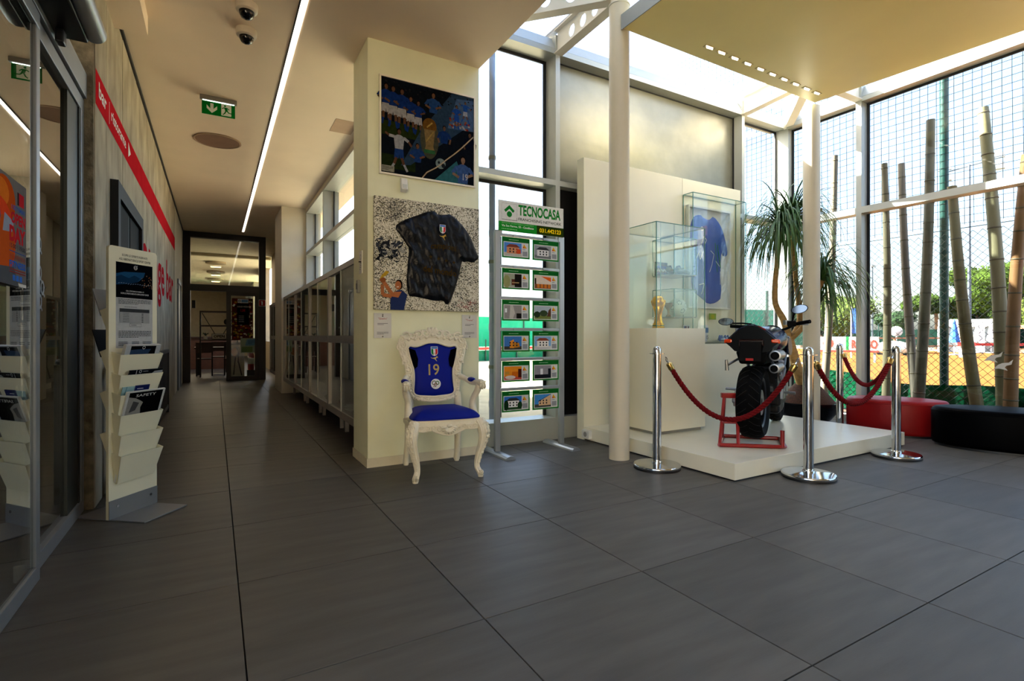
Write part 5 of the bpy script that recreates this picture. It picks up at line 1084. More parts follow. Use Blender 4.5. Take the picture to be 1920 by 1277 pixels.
# red paddock stand
ps = thing('paddock_stand', 'red tubular paddock stand holding up the rear wheel of the motorcycle', 'stand', (3.70, 2.935, .135))
A = Vector((0, 0, .017)); Bv = Vector((.40, -.325, .017)); Cc = Vector((.70, -.085, .017)); Dd = Vector((.37, .26, .017)); m_rs = mat('red_enamel', '#8c0808', .3, coat=.4)
MB().tube([A+(Bv-A)*t for t in (0, .25, .5, .75, .94)]+[Bv+(Cc-Bv)*.05]+[Bv+(Cc-Bv)*t for t in (.3, .6, .94)]+[Cc+(Dd-Cc)*.05]+[Cc+(Dd-Cc)*t for t in (.3, .6, 1)], .017, 12).build('base_tube', m_rs, ps)
MB().tube([Dd, A], .017, 12).build('base_tube', m_rs, ps)
T1 = Vector((.035, .045, .42)); u = (Bv-A).normalized(); v = (Dd-A).normalized()
T1 = A+v*.16+u*.03; T1.z = .42; T2 = T1+u*.13
MB().bar(T1-u*.03, T2+u*.03, .05, .045).build('top_block', m_rs, ps, bevel=.008)
for a_, b_ in ((A+v*.01, T1), (A+u*.15, T1+u*.10), (A+v*.30, T1+u*.0), (A+v*.33+u*.14, T1+u*.10)): MB().tube([a_, b_], .015, 10).build('upright', m_rs, ps)
MB().tube([A+(T1-A)*.45+u*.0, A+u*.15+(T1+u*.1-A-u*.15)*.45], .012, 8).tube([A+v*.3+(T1-A-v*.3)*.45, A+v*.33+u*.14+(T1+u*.10-A-v*.33-u*.14)*.45], .012, 8).build('brace', m_rs, ps)
MB().tube([Bv-u*.02, Bv-u*.02+Vector((0, 0, .135))], .017, 12).build('end_stub', m_rs, ps)
MB().tube([T2, T2+Vector((.16, .02, -.07))], .018, 12).build('hub_pin', m_pl, ps)
# ------------------------------------------------------------------ brochure rack on the left
br = thing('brochure_rack', 'cream brochure rack with angled pockets on a grey base plate by the glass doors', 'brochure rack', (-.436, 3.89, 0), math.radians(51.2))
m_crm = mat('cream_board', '#dedbc0', .45, var=.02); m_gs = mat('grey_steel', '#7d8185', .45, .4, var=.03)
MB().box(-.158, .158, -.237, .237, 0, .008).build('base_plate', m_gs, br, bevel=.002)
pnl = [(-.167, .008)]+[(.167, .008)]+[(.167-.02+.02*math.cos(a), 1.58+.02*math.sin(a)) for a in (0, .5, 1.05, 1.57)]+[(-.167+.02+.02*math.cos(a), 1.58+.02*math.sin(a)) for a in (1.57, 2.1, 2.6, 3.14)]
MB().prism(pnl, -.009, .009, frame((0, 0, 0), (1, 0, 0), (0, 0, 1))).build('panel', m_crm, br)
for s in (-1, 1):
    MB().box(-.167, .167, min(s*.009, s*.013), max(s*.009, s*.013), .008, .115).build('foot_bracket', m_gs, br)
for x in (-.115, .115): MB().cyl((x, -.013, .075), (x, -.017, .075), .008, n=12).build('bolt', m_chrome, br)
tops = [.962, .842, .725, .607, .49, .372]
def pocket(z1, h, s, w0=.128, w1=.15):
    z0 = z1-h; o0, o1 = .024, .072; t = .003
    g = MB()
    F_ = [(-w0, s*o0, z0), (w0, s*o0, z0), (w1, s*o1, z1), (-w1, s*o1, z1)]; Bk = [(-w0, s*.0095, z0), (w0, s*.0095, z0), (w1, s*.0095, z1+.02), (-w1, s*.0095, z1+.02)]
    g.add(F_+[(x, y-s*t, z) for x, y, z in F_], [(0, 1, 2, 3), (4, 5, 6, 7), (0, 1, 5, 4), (1, 2, 6, 5), (2, 3, 7, 6), (3, 0, 4, 7)])
    for k, e in ((0, 3), (1, 2)):
        sx_ = 1 if k else -1; q = [F_[k], F_[e], Bk[e], Bk[k]]; g.add(q+[(x-sx_*t, y, z) for x, y, z in q], [(0, 1, 2, 3), (4, 5, 6, 7), (0, 1, 5, 4), (1, 2, 6, 5), (2, 3, 7, 6), (3, 0, 4, 7)])
    return g.build('pocket', m_crm, br)
for z in tops: pocket(z, .165, -1)
for z in (1.22, .98, .74, .5): pocket(z, .17, 1)
K = Ink(frame((-.167, -.0093, 0), (1, 0, 0), (0, 0, 1))); wc = .167
K.rect(.045, 1.0, .300, 1.565-.115, '#b9bdbf'); K.text('SCOPRI LE OFFERTE RISERVATE', .085, 1.548, .262, 1.561, '#1d1f22', .012); K.text('AGLI ABBONATI ERACLE SPORT CENTER', .066, 1.523, .285, 1.537, '#1d1f22', .012)
K.rect(.045, 1.30, .300, 1.51, '#0a0c10'); K.poly([(.045, 1.44), (.10, 1.455), (.17, 1.46), (.245, 1.465), (.235, 1.435), (.19, 1.40), (.12, 1.385), (.045, 1.375)], '#1f4c74'); K.poly([(.045, 1.42), (.08, 1.435), (.13, 1.42), (.17, 1.44), (.21, 1.425), (.19, 1.40), (.12, 1.385), (.045, 1.38)], '#16324f')
for i in range(14): K.line((.06+.016*i, 1.385+.004*math.sin(i)), (.07+.016*i, 1.388), .003, '#6f86a0')
for i in range(22): K.ell(random.uniform(.22, .295), random.uniform(1.37, 1.45), .003, .003, random.choice(['#9a5a2c', '#b98a6a', '#5a3626']), 6)
K.ringp(.176, 1.487, .011, .004, '#b9bdc2'); K.line((.184, 1.495), (.19, 1.501), .003, '#b9bdc2'); K.rect(.166, 1.485, .186, 1.489, '#b9bdc2')
K.text('CREA 2 PERFORMANCE INSIEME A TE', .11, 1.338, .235, 1.346, '#d8dadc', .01); K.text('SCOPRI LE OFFERTE RISERVATE A ERACLE SPORT CENTER', .075, 1.322, .27, 1.331, '#d8dadc', .01)
K.greek(.06, 1.262, .285, 1.295, 4, '#5b5e60'); K.greek(.10, 1.243, .24, 1.25, 1, '#5b5e60'); K.rect(.068, 1.215, .275, 1.236, '#3a3d40'); K.rect(.068, 1.15, .275, 1.215, '#9da1a3')
for i in range(6): K.greek(.09, 1.155+.01*i, .16, 1.161+.01*i, 1, '#3f4244'); K.rect(.218, 1.155+.01*i, .23, 1.159+.01*i, '#222426')
for a, b_ in (((.135, 1.128), (.215, 1.128)), ((.215, 1.128), (.215, 1.147)), ((.215, 1.147), (.135, 1.147)), ((.135, 1.147), (.135, 1.128))): K.line(a, b_, .0015, '#3a3d40')
K.greek(.145, 1.134, .205, 1.141, 1, '#3a3d40'); K.greek(.06, 1.06, .285, 1.105, 5, '#5b5e60')
for x0, x1 in ((.06, .12), (.15, .2), (.225, .285)): K.greek(x0, 1.012, x1, 1.04, 3, '#2f3234')
tag(K.build('poster_print', br), 'offer poster with a dark car picture')
RM = br.matrix_basis.copy()
def mag(lab, px, zt, off, w, h, draw, col='#c9cbcd', th=.004, tilt=.29, roll=0., cat='magazine', name='magazine'):
    """a leaflet standing in a pocket: zt is the height of its top edge"""
    R_ = Matrix.Translation(Vector((-.436, 3.89, 0))) @ Matrix.Rotation(math.radians(51.2), 4, 'Z')
    Mx = R_ @ Matrix.Translation((px, -off, zt)) @ Matrix.Rotation(tilt, 4, 'X') @ Matrix.Rotation(roll, 4, 'Y') @ Matrix.Translation((0, 0, -h))
    o = thing(name, lab, cat, (0, 0, 0), 0, 'leaflets in the brochure rack'); o.matrix_basis = Mx
    MB().box(-w/2, w/2, 0, th, 0, h).build('pages', mat('leaflet_'+col.strip('#'), col, .35), o)
    K = Ink(frame((-w/2, -.0003, 0), (1, 0, 0), (0, 0, 1))); draw(K, w, h)
    if K.v: K.build('cover_print', o)
    return o
def d1(K, w, h):
    K.rect(0, 0, w, h, '#aeb4b9'); K.rect(w*.14, h*.36, w*.86, h*.96, '#0b0d11'); K.poly([(w*.14, h*.82), (w*.4, h*.84), (w*.72, h*.84), (w*.66, h*.66), (w*.4, h*.6), (w*.14, h*.64)], '#2b3f5c'); K.ringp(w*.5, h*.90, .009, .003, '#c9ccd0')
    for i in range(12): K.line((w*(.2+.05*i), h*.62), (w*(.23+.05*i), h*.63), .002, '#7f8b9c')
    K.text('CREA 2 PERFORMANCE INSIEME A TE', w*.25, h*.44, w*.75, h*.46, '#d8dadc', .01); K.text('SCOPRI LE OFFERTE RISERVATE', w*.22, h*.40, w*.78, h*.42, '#d8dadc', .01); K.greek(w*.1, h*.28, w*.9, h*.32, 1, '#6b6f73')
def d2(K, w, h):
    K.rect(0, 0, w, h, '#111317'); K.poly([(w*.5, h*.55), (w, h*.62), (w, h*.92), (w*.75, h*.9)], '#9aa0a4'); K.rect(w*.2, h*.5, w*.215, h, '#c9ccd0'); K.ringp(w*.32, h*.92, .008, .003, '#c9ccd0'); K.greek(w*.4, h*.90, w*.65, h*.94, 1, '#c9ccd0')
def d3(K, w, h): K.rect(0, 0, w, h, '#8fb4ba'); K.line((w*.1, 0), (w*.3, h), .006, '#5f8f98')
def d3b(K, w, h): K.rect(0, 0, w, h, '#1c2456'); K.greek(w*.15, h*.8, w*.85, h*.88, 1, '#c9ccd8')
def d4(K, w, h):
    K.rect(0, 0, w, h, '#c3c5c2'); K.rect(w*.06, h*.05, w*.94, h*.97, '#08080a'); K.poly([(w*.06, h*.45), (w*.06, h*.85), (w*.25, h*.8), (w*.38, h*.72), (w*.46, h*.66), (w*.42, h*.52), (w*.46, h*.3), (w*.2, h*.05), (w*.06, h*.05)], '#8f8f8a'); K.poly([(w*.2, h*.72), (w*.36, h*.66), (w*.3, h*.45), (w*.15, h*.4)], '#4a4a4a')
    K.text('SAFETY', w*.24, h*.835, w*.76, h*.91, '#d6d6d2', .0)
mag('leaflet with a dark car picture in the topmost pocket of the rack', .005, 1.018, .078, .245, .17, d1, th=.02)
mag('black glossy leaflet in the second pocket of the rack', .03, .868, .070, .24, .14, d2, '#1a1c20')
mag('pale blue leaflet at the left of the third pocket of the rack', -.085, .772, .066, .09, .13, d3, '#9fc0c4'); mag('small dark blue card in the third pocket of the rack', .0, .775, .072, .10, .13, d3b, '#2a3266')
mag('SAFETY magazine with a black and white cover in the fourth pocket of the rack', .015, .742, .088, .27, .22, d4, '#d0d1cd', .012)
mag('plain white papers in the lowest pocket of the rack', -.01, .36, .058, .25, .15, lambda K, w, h: None, '#d4d6d2', .008, cat='papers', name='papers')
R_ = RM
for zt, lab in ((1.36, 'white sheets sticking up behind the rack, upper'), (1.12, 'dark leaflet sticking out behind the rack, lower')):
    o = thing('leaflet', lab, 'leaflet'); o.matrix_basis = Matrix.Translation(Vector((-.436, 3.89, 0))) @ Matrix.Rotation(math.radians(51.2), 4, 'Z') @ Matrix.Translation((-.02, .06, zt-.17)) @ Matrix.Rotation(-.35, 4, 'X'); MB().box(-.13, .13, 0, .006, 0, .17).build('pages', mat('leaflet_g', '#9a9c9c', .5) if zt > 1.3 else m_blackp, o)
# railing along the left wall behind the rack
rl = thing('railing', 'dark grey slatted barrier rail standing along the concrete wall behind the brochure rack', 'railing', (-.585, 4.3, 0)); m_rl = mat('graphite_paint', '#3d3f40', .5, .2)
MB().box(-.02, .02, 0, 4.5, .84, .885).build('top_rail', m_rl, rl); MB().box(-.015, .015, 0, 4.5, .06, .11).build('bottom_rail', m_rl, rl)
for y in (0, 1.48, 2.96, 4.44): MB().box(-.02, .02, y, y+.06, 0, .885).build('post', m_rl, rl)
MB().ell((0, .03, .905), (.02, .03, .02), 10, 6).build('knob', m_rl, rl)
sl0 = MB().box(-.012, .012, 0, .03, .11, .84).build('slat', m_rl, rl); sl0.location = (0, .15, 0)
for i in range(1, 38):
    y = .15+.115*i
    if y > 4.38 or min(abs(y-q) for q in (1.48, 2.96, 4.44)) < .05: continue
    o = sl0.copy(); COL.objects.link(o); o.location = (0, y, 0)
# OPEN DAY poster and closer boxes on the entrance doors
po = thing('poster', 'OPEN DAY poster with an orange boxing glove taped on the glass door', 'poster', (-.668, 2.20, 1.265)); MB().box(-.0, .0012, 0, .61, 0, .405).build('sheet', mat('poster_grey', '#6c6a69', .45), po)
K = Ink(frame((.0013, 0, 0), (0, 1, 0), (0, 0, 1)))
K.rect(0, 0, .61, .405, '#565453'); K.rect(0, 0, .61, .012, '#a0a09c'); K.ell(.36, .31, .12, .085, '#8f3a14', 22); K.ell(.33, .33, .08, .05, '#a5561c', 18); K.ell(.30, .16, .18, .15, '#a9361c', 22); K.ell(.36, .15, .11, .10, '#93401a', 18); K.ell(.24, .24, .08, .06, '#3b4466', 14); K.poly([(.36, .26), (.46, .24), (.44, .20), (.34, .19)], '#6f7686'); K.poly([(.2, 0), (.52, .0), (.46, .07), (.3, .06)], '#3f4348')
K.rect(.52, .315, .58, .365, '#8a1f25'); K.rect(.50, .315, .52, .365, '#2a2224'); K.text('1 SETTEMBRE', .435, .288, .592, .306, '#234a86', .02); K.text('OPEN', .425, .235, .597, .28, '#8f1f25', .05); K.text('DAY', .41, .165, .597, .226, '#8f1f25', .06); K.text('15.00 | 19.00', .415, .136, .595, .158, '#2c2c30', .01); K.rect(.41, .127, .598, .130, '#24406f'); K.text('UNCONVENTIONAL', .41, .098, .598, .118, '#7a3a30', .01); K.text('FITNESS', .41, .068, .598, .093, '#1c4a94', .03); K.rect(.41, .058, .598, .062, '#6a2420'); K.rect(.41, .048, .598, .052, '#6a2420')
for i in range(3): K.rect(.445+.04*i, .018, .475+.04*i, .040, '#2a549a')
INK_GAIN[0] = 1.9; K.build('poster_print', po); INK_GAIN[0] = 1.0
op = thing('door_operator', 'black door sensor box with a silver rounded front above the glass doors', 'sensor', (-.62, 2.95, 2.56))
MB().box(-.07, .06, -.6, .42, 0, .16).build('housing', m_blackp, op, bevel=.01)
MB().tube([(.085, -.6, .06), (.085, .42, .06)], .05, 20).build('silver_front', mat('silver_plastic', '#9a9c9e', .35, .3), op)
for y in (-.12, .3): MB().box(-.05, -.015, y, y+.06, -.07, .0).build('clip', m_blackp, op, bevel=.008)
# ------------------------------------------------------------------ ceiling fittings
stp = thing('strip_light', 'long slim recessed strip light running down the corridor ceiling', 'light', (.565, 7.4, 3.5))
m_led = mat('led_diffuser', '#fff1dc', .5, emit=.5); MB().box(-.024, .02, -10.3, 6.2, -.005, -.002).build('diffuser', m_led, stp); MB().box(-.036, -.025, -10.3, 6.25, -.007, -.001).build('shadow_gap', m_black, stp)
nth = ['first', 'second', 'third', 'fourth', 'fifth', 'sixth', 'seventh', 'eighth', 'ninth', 'tenth']
m_patch = mat('sun_patch_glow', '#fff4d8', .4, emit=1.0)
for i in range(10):  # glowing plates added in place of sunlight patches reflected onto the soffit
    x = (3.90, 4.07, 4.26, 4.455, 4.655, 4.85, 5.05, 5.25, 5.45, 5.64)[i]; q = thing('sun_patch', 'small glowing plate for a reflected sun patch on the yellow soffit, %s of its row from the left' % nth[i], 'light', (x, 3.205+.003*i, 3.70), 0, 'glowing sun patches on the soffit')
    MB().box(-.062, .062, -.022, .022, -.006, -.001).build('patch_border', mat('sun_patch_border', '#c9b98a', .4), q, bevel=.004); MB().prism([(-.055, -.012), (.03, -.016), (.055, .010), (-.02, .016)], -.0085, -.006).build('lens', m_patch, q)  # lens here is the added glowing plate of the sun patch
c0 = thing('security_camera', 'white dome security camera on the ceiling, nearer one', 'camera', (.2, 4.26, 3.5), 0, 'dome cameras on the corridor ceiling')
MB().lathe([(.074, 0), (.076, -.012), (.072, -.05), (.06, -.058), (.052, -.058)], 36, cap=False).build('housing', mat('camera_white', '#cfc5b2', .4), c0)
MB().lathe([(.052, -.055), (.05, -.075), (.038, -.098), (.02, -.108), (0, -.11)], 28, cap=False).build('dome', mat('smoked_dome', '#070708', .08), c0)
c1 = copy_tree(c0); c1.location = (.215, 4.62, 3.5); c1['label'] = 'white dome security camera on the ceiling, farther one'
ex = thing('exit_sign', 'green emergency exit sign with arrow and running figure hanging from the ceiling', 'sign', (.03, 6.08, 3.5))
MB().box(-.165, .165, -.022, .022, -.045, 0).build('housing', mat('sign_grey', '#7f7a72', .4), ex, bevel=.006)
pn = MB().box(-.148, .148, -.004, .004, -.185, -.045).build('panel', mat('sign_green', '#0f7a2c', .35), ex)
K = Ink(frame((-.148, -.0042, -.185), (1, 0, 0), (0, 0, 1))); W_ = '#e9f2e6'
K.rect(0, 0, .296, .14, '#0c7a2b'); K.poly([(.075, .115), (.103, .115), (.103, .06), (.135, .095), (.135, .06), (.089, .018), (.043, .06), (.043, .095), (.075, .06)], W_); K.rect(.172, .012, .262, .128, W_)
g_ = '#0c7a2b'; K.ell(.205, .112, .010, .010, g_); K.poly([(.195, .098), (.222, .098), (.232, .062), (.21, .052)], g_); K.line((.2, .095), (.178, .082), .009, g_); K.line((.222, .094), (.244, .078), .009, g_); K.line((.212, .058), (.2, .032), .011, g_); K.line((.2, .034), (.185, .022), .009, g_); K.line((.226, .06), (.24, .045), .011, g_); K.line((.238, .046), (.27, .042), .009, g_)
K.build('pictogram', pn)
MB().box(-.14, .14, -.006, .006, -.052, -.046).build('lamp', mat('sign_lamp', '#eef5ea', .5, emit=1.2), ex)
sk = thing('ceiling_speaker', 'round flush speaker disc in the corridor ceiling behind the exit sign', 'speaker', (.026, 7.42, 3.5)); MB().lathe([(.262, 0), (.262, -.01), (.245, -.014), (.243, -.006), (0, -.006)], 56, cap=False).build('rim', mat('speaker_rim', '#a58a70', .6), sk); MB().lathe([(0, -.0085), (.24, -.0085)], 48, cap=False).build('grille', mat('speaker_cloth', '#7a5b47', .9), sk)
bh = thing('ceiling_box', 'pale boxed bulkhead under the ceiling above the entrance', 'bulkhead', (-.55, 4.8, 3.5)); MB().box(-.1, .105, -3, 0, -.145, 0).build('casing', m_ceil, bh)
for z, y in ((2.37, 11.55), (1.98, 11.9)): 
    q = thing('wall_switch', 'small white switch plate high on the corridor wall' if z > 2 else 'small grey thermostat on the corridor wall', 'switch', (-.647, y, z)); MB().box(0, .012, -.04, .04, 0, .11).build('plate', m_paper, q, bevel=.004)
q = thing('fire_sign', 'small red fire extinguisher sign on the dark partition frame', 'sign', (1.0, 14.095, 1.80)); MB().box(-.075, .075, -.006, 0, 0, .16).build('plate', m_paper, q); K = Ink(frame((-.075, -.0063, 0), (1, 0, 0), (0, 0, 1))); K.rect(.008, .008, .142, .152, '#9c1f22'); K.rect(.058, .03, .088, .105, '#e6e6e6'); K.rect(.066, .105, .08, .125, '#e6e6e6'); K.line((.075, .125), (.04, .11), .008, '#e6e6e6'); K.build('pictogram', q)
# ------------------------------------------------------------------ glazed cabinets along the corridor
m_cab = mat('cabinet_frame', '#8b8681', .4, .35); m_in = mat('cabinet_inside', '#e3e4e0', .5); g_cab = glass('cabinet_glass', (.92, .95, .945), .07, 3.6)
def cabinet(y0, y1, lab):
    w = y1-y0; c = thing('display_cabinet', lab, 'cabinet', (1.1, y0, 0), 0, 'glazed cabinets along the corridor')
    for z in (.24, 1.0, 1.735):
        h = {.24: .07, 1.0: .075, 1.735: .055}[z]; MB().box(-.0, .39, 0, w, z, z+h).build('shelf', m_cab, c)
    for y in (0, w-.03): MB().box(0, .39, y, y+.03, .31, 1.0).build('side_panel', m_cab, c); MB().box(0, .39, y, y+.03, 1.075, 1.735).build('side_panel', m_cab, c)
    MB().box(.375, .388, .03, w-.03, .31, 1.0).box(.375, .388, .03, w-.03, 1.075, 1.735).build('back_panel', m_in, c)
    for z0, z1 in ((.31, 1.0), (1.075, 1.735)):
        MB().box(.008, .012, .03, w*.52, z0, z1).build('sliding_pane', g_cab, c); MB().box(.018, .022, w*.48, w-.03, z0, z1).build('sliding_pane', g_cab, c)
        MB().box(.004, .016, w*.50, w*.52, z0, z1).build('pane_edge', m_alu, c); MB().box(.012, .03, w*.46, w*.48, z0, z1).build('pane_edge', m_alu, c)
        MB().cyl((.0, w*.55, (z0+z1)/2-.25), (.006, w*.55, (z0+z1)/2-.25), .012, n=12).build('pane_lock', m_chrome, c)
    for y in (.12, w-.15): MB().box(.16, .2, y, y+.04, 0, .24).build('foot', m_cab, c)
    return c
cab = [4.76, 6.10, 7.50, 8.95, 10.52]
labs = ['grey glazed wall cabinet nearest the pillar', 'grey glazed wall cabinet, second from the pillar', 'grey glazed wall cabinet, third from the pillar', 'grey glazed wall cabinet, fourth from the pillar beside the white stub wall']
for a, b_, l in zip(cab[:-1], cab[1:], labs): cabinet(a, b_-.004, l)
cabinet(11.78, 13.3, 'grey glazed wall cabinet farthest away, beyond the white stub wall')
rr_ = random.Random(4)
CI = [(5.0, .31, 'dark scarf heap at the bottom of the nearest cabinet'), (5.35, .31, 'white paper sheets at the bottom of the nearest cabinet'), (6.45, .31, 'dark leaflet heap at the bottom of the second cabinet')]
for y, z, lab in CI:
    o = thing('scarf_heap' if 'scarf' in lab else ('paper_sheets' if 'paper' in lab else 'leaflet_heap'), lab, 'scarf' if 'scarf' in lab else 'papers', (1.30, y, z)); mm = m_paper if 'white' in lab else mat('charcoal_cloth', '#1d2126', .8, var=.3)
    g = MB()
    for k in range(5): a = rr_.uniform(-.5, .5); g.box(-.12, .12, -.16, .16, .012*k, .012*k+.010, Matrix.Rotation(a*.4, 4, 'Z') @ Matrix.Translation((rr_.uniform(-.02, .02), rr_.uniform(-.04, .04), 0)))
    g.build('layers', mm, o)
for y, lab, h in ((5.15, 'dark framed picture standing in the upper part of the nearest cabinet', .46), (6.7, 'dark framed picture standing in the upper part of the second cabinet', .4)):
    o = thing('picture_frame', lab, 'picture', (1.42, y, 1.076)); MB().box(0, .02, -.15, .15, 0, h).build('frame', m_blackp, o); MB().box(-.003, .001, -.11, .11, .04, h-.04).build('mount', mat('grey_print', '#55595c', .5), o); MB().ell((-.003, 0, h*.5), (.003, .05, .07), 12, 8).build('portrait', mat('pale_print', '#8f8f8c', .5), o)
# ------------------------------------------------------------------ restaurant beyond the glass partition
m_wd = mat('dark_walnut', '#2c1810', .5, var=.25, scale=10, stretch=(6, 1, 1)); m_irn = mat('black_iron', '#121213', .5, .3)
un = thing('shelf_unit', 'black iron shelf unit with crossed braces behind the partition', 'shelf unit', (-.35, 15.6, 0))
for x in (0, .85):
    for y in (0, .35): MB().box(x, x+.03, y, y+.03, 0, 1.72).build('upright', m_irn, un)
for z in (.95, 1.32, 1.69): MB().box(0, .88, 0, .38, z, z+.035).build('shelf', m_wd, un)
MB().tube([(.05, .36, 1.68), (.42, .36, .98)], .010, 6).build('brace', m_irn, un); MB().tube([(.83, .36, 1.68), (.46, .36, .98)], .010, 6).build('brace', m_irn, un)
q = thing('open_sign', 'small white OPEN sign on the lower shelf beyond the partition', 'sign', (.09, 15.66, .985)); MB().box(-.17, .17, -.01, .01, 0, .15).build('board', m_blackp, q); K = Ink(frame((-.17, -.0103, 0), (1, 0, 0), (0, 0, 1))); K.rect(.012, .012, .328, .138, '#c9ccc8'); K.text('OPEN', .045, .04, .295, .112, '#151618', .03); K.build('lettering', q)
def potplant(x, lab):
    q = thing('potted_plant', lab, 'plant', (x, 15.72, .985), 0, 'small white potted plants on the restaurant shelf'); MB().lathe([(.04, 0), (.05, .09), (.046, .09), (.04, .07), (0, .07)], 18, cap=False).build('pot', m_paper, q); g = MB()
    for k in range(16): a = k*2.4; g.tube([(0, 0, .08), (.03*math.cos(a), .03*math.sin(a), .14), (.08*math.cos(a), .08*math.sin(a), .15+.03*math.sin(k))], [.004, .01, .002], 5)
    g.build('leaf_tuft', mat('dark_leaf', '#1f3a1c', .5, var=.3), q)
potplant(-.22, 'small potted plant left of the OPEN sign on the shelf'); potplant(.38, 'small potted plant right of the OPEN sign on the shelf')
q = thing('storage_tins', 'two round black tins on the middle shelf beyond the partition', 'tins', (.28, 15.78, 1.356)); [MB().cyl((dx, -.05, .09), (dx, .05, .09), .085, n=20).build('tin', m_irn, q) for dx in (0, .19)]
q = thing('plate_stack', 'white plates standing under the tins on the middle shelf', 'plates', (.38, 15.68, 1.356)); [MB().lathe([(0, .006*k), (.05, .006*k), (.07, .006*k+.005)], 18, cap=False).build('plate', m_paper, q) for k in range(5)]
tb = thing('dining_table', 'dark wooden dining table beyond the open partition door', 'table', (.1, 16.9, 0)); MB().box(-.6, .6, -.4, .4, .71, .76).build('tabletop', m_wd, tb); [MB().box(x-.03, x+.03, y-.03, y+.03, 0, .71).build('leg', m_irn, tb) for x in (-.5, .5) for y in (-.32, .32)]
def chair2(x, y, rz, lab):
    c = thing('dining_chair', lab, 'chair', (x, y, 0), rz, 'dark dining chairs in the restaurant'); MB().box(-.2, .2, -.2, .2, .44, .47).build('seat', m_wd, c); MB().box(-.2, .2, .17, .2, .62, .9).build('backrest', m_wd, c)
    for a in (-.18, .18):
        MB().box(a-.015, a+.015, -.18, -.15, 0, .44).build('leg', m_irn, c); MB().box(a-.015, a+.015, .16, .19, 0, .9).build('leg', m_irn, c)
    return c
chair2(-.25, 16.25, PI, 'dark dining chair at the near left of the restaurant table'); chair2(.4, 16.25, PI, 'dark dining chair at the near right of the restaurant table'); chair2(.1, 17.6, 0, 'dark dining chair on the far side of the restaurant table')
cn = thing('bar_counter', 'dark wooden bar counter at the back of the restaurant', 'counter', (-1.0, 19.5, 0)); MB().box(-1.2, 1.6, 0, .6, 0, 1.0).build('front', mat('counter_wood', '#4a2a1b', .5, var=.2, scale=8), cn); MB().box(-1.25, 1.65, -.05, .65, 1.0, 1.05).build('worktop', m_wd, cn)
fe = thing('fire_extinguisher', 'red fire extinguisher behind the glass of the partition', 'extinguisher', (.78, 14.6, .22)); MB().lathe([(.07, 0), (.075, .02), (.075, .38), (.05, .44), (.025, .46), (.025, .5)], 24).build('cylinder', mat('extinguisher_red', '#9c1418', .3), fe); MB().box(-.02, .06, -.015, .015, .5, .54).build('handle', m_irn, fe); MB().tube([(.02, 0, .5), (.1, 0, .4), (.09, 0, .1)], .01, 8).build('hose', m_irn, fe); MB().lathe([(.0755, .15), (.0755, .3)], 24, cap=False).build('label_band', m_paper, fe)
MB().box(-.09, .09, -.09, .09, -.22, -.0).build('stand', m_irn, fe)
ib = thing('ice_cream_sign', 'white board with an orange ice cream picture behind the partition glass', 'sign', (.48, 14.75, 0)); MB().box(-.16, .16, -.02, .02, .05, .85).build('board', mat('board_white', '#b9b3a0', .5), ib); K = Ink(frame((-.16, -.0203, .05), (1, 0, 0), (0, 0, 1))); K.ell(.10, .62, .075, .10, '#b9732c', 18); K.line((.12, .5), (.08, .05), .03, '#151412'); K.line((.2, .75), (.18, .35), .03, '#151412'); K.line((.18, .4), (.26, .03), .026, '#151412'); K.build('print', ib)
MB().box(-.16, .16, -.1, .1, 0, .05).build('foot', m_irn, ib)
mp = thing('map_leaflet', 'blue and green folded map hung on the partition glass', 'leaflet', (.70, 14.135, .66)); MB().box(-.17, .17, 0, .004, 0, .36).build('sheet', m_paper, mp); K = Ink(frame((-.17, -.0004, 0), (1, 0, 0), (0, 0, 1))); K.rect(0, 0, .34, .36, '#9fae9c'); K.poly([(.1, .18), (.3, .18), (.34, .34), (.14, .33)], '#6f9cc0'); K.rect(.02, .02, .26, .15, '#6f8a5a'); K.greek(.16, .22, .3, .31, 3, '#33507a'); K.build('print', mp)
rl0 = None
for k, (x, y) in enumerate(((.02, 20.6), (.02, 23.4), (.02, 26.2))):
    q = thing('ceiling_lamp', ['rectangular ceiling lamp nearest behind the partition', 'rectangular ceiling lamp in the middle of the restaurant', 'rectangular ceiling lamp farthest in the restaurant'][k], 'light', (x, y, 3.5), 0, 'restaurant ceiling lamps'); MB().box(-.17, .17, -.07, .07, -.05, 0).build('housing', m_paper, q); MB().box(-.15, .15, -.05, .05, -.056, -.05).build('diffuser', mat('warm_diffuser', '#ffd98a', .5, emit=2.), q)
    q = thing('ceiling_disc', ['round flush ceiling disc nearest behind the partition', 'round flush ceiling disc in the middle of the restaurant', 'round flush ceiling disc farthest in the restaurant'][k], 'speaker', (x, y-1.0, 3.5), 0, 'restaurant ceiling discs'); MB().lathe([(.3, 0), (.3, -.06), (.26, -.07), (0, -.07)], 36, cap=False).build('disc', mat('disc_paint', '#8c7d60', .6), q)
for x, y in ((-.05, 18.0), (-.05, 25.0)):
    l = bpy.data.lights.new('restaurant_lamp', 'AREA'); l.energy = 8; l.size = 2.2; l.color = (1, .85, .62); o = bpy.data.objects.new('restaurant_lamp', l); COL.objects.link(o); o.location = (x, y, 3.4)
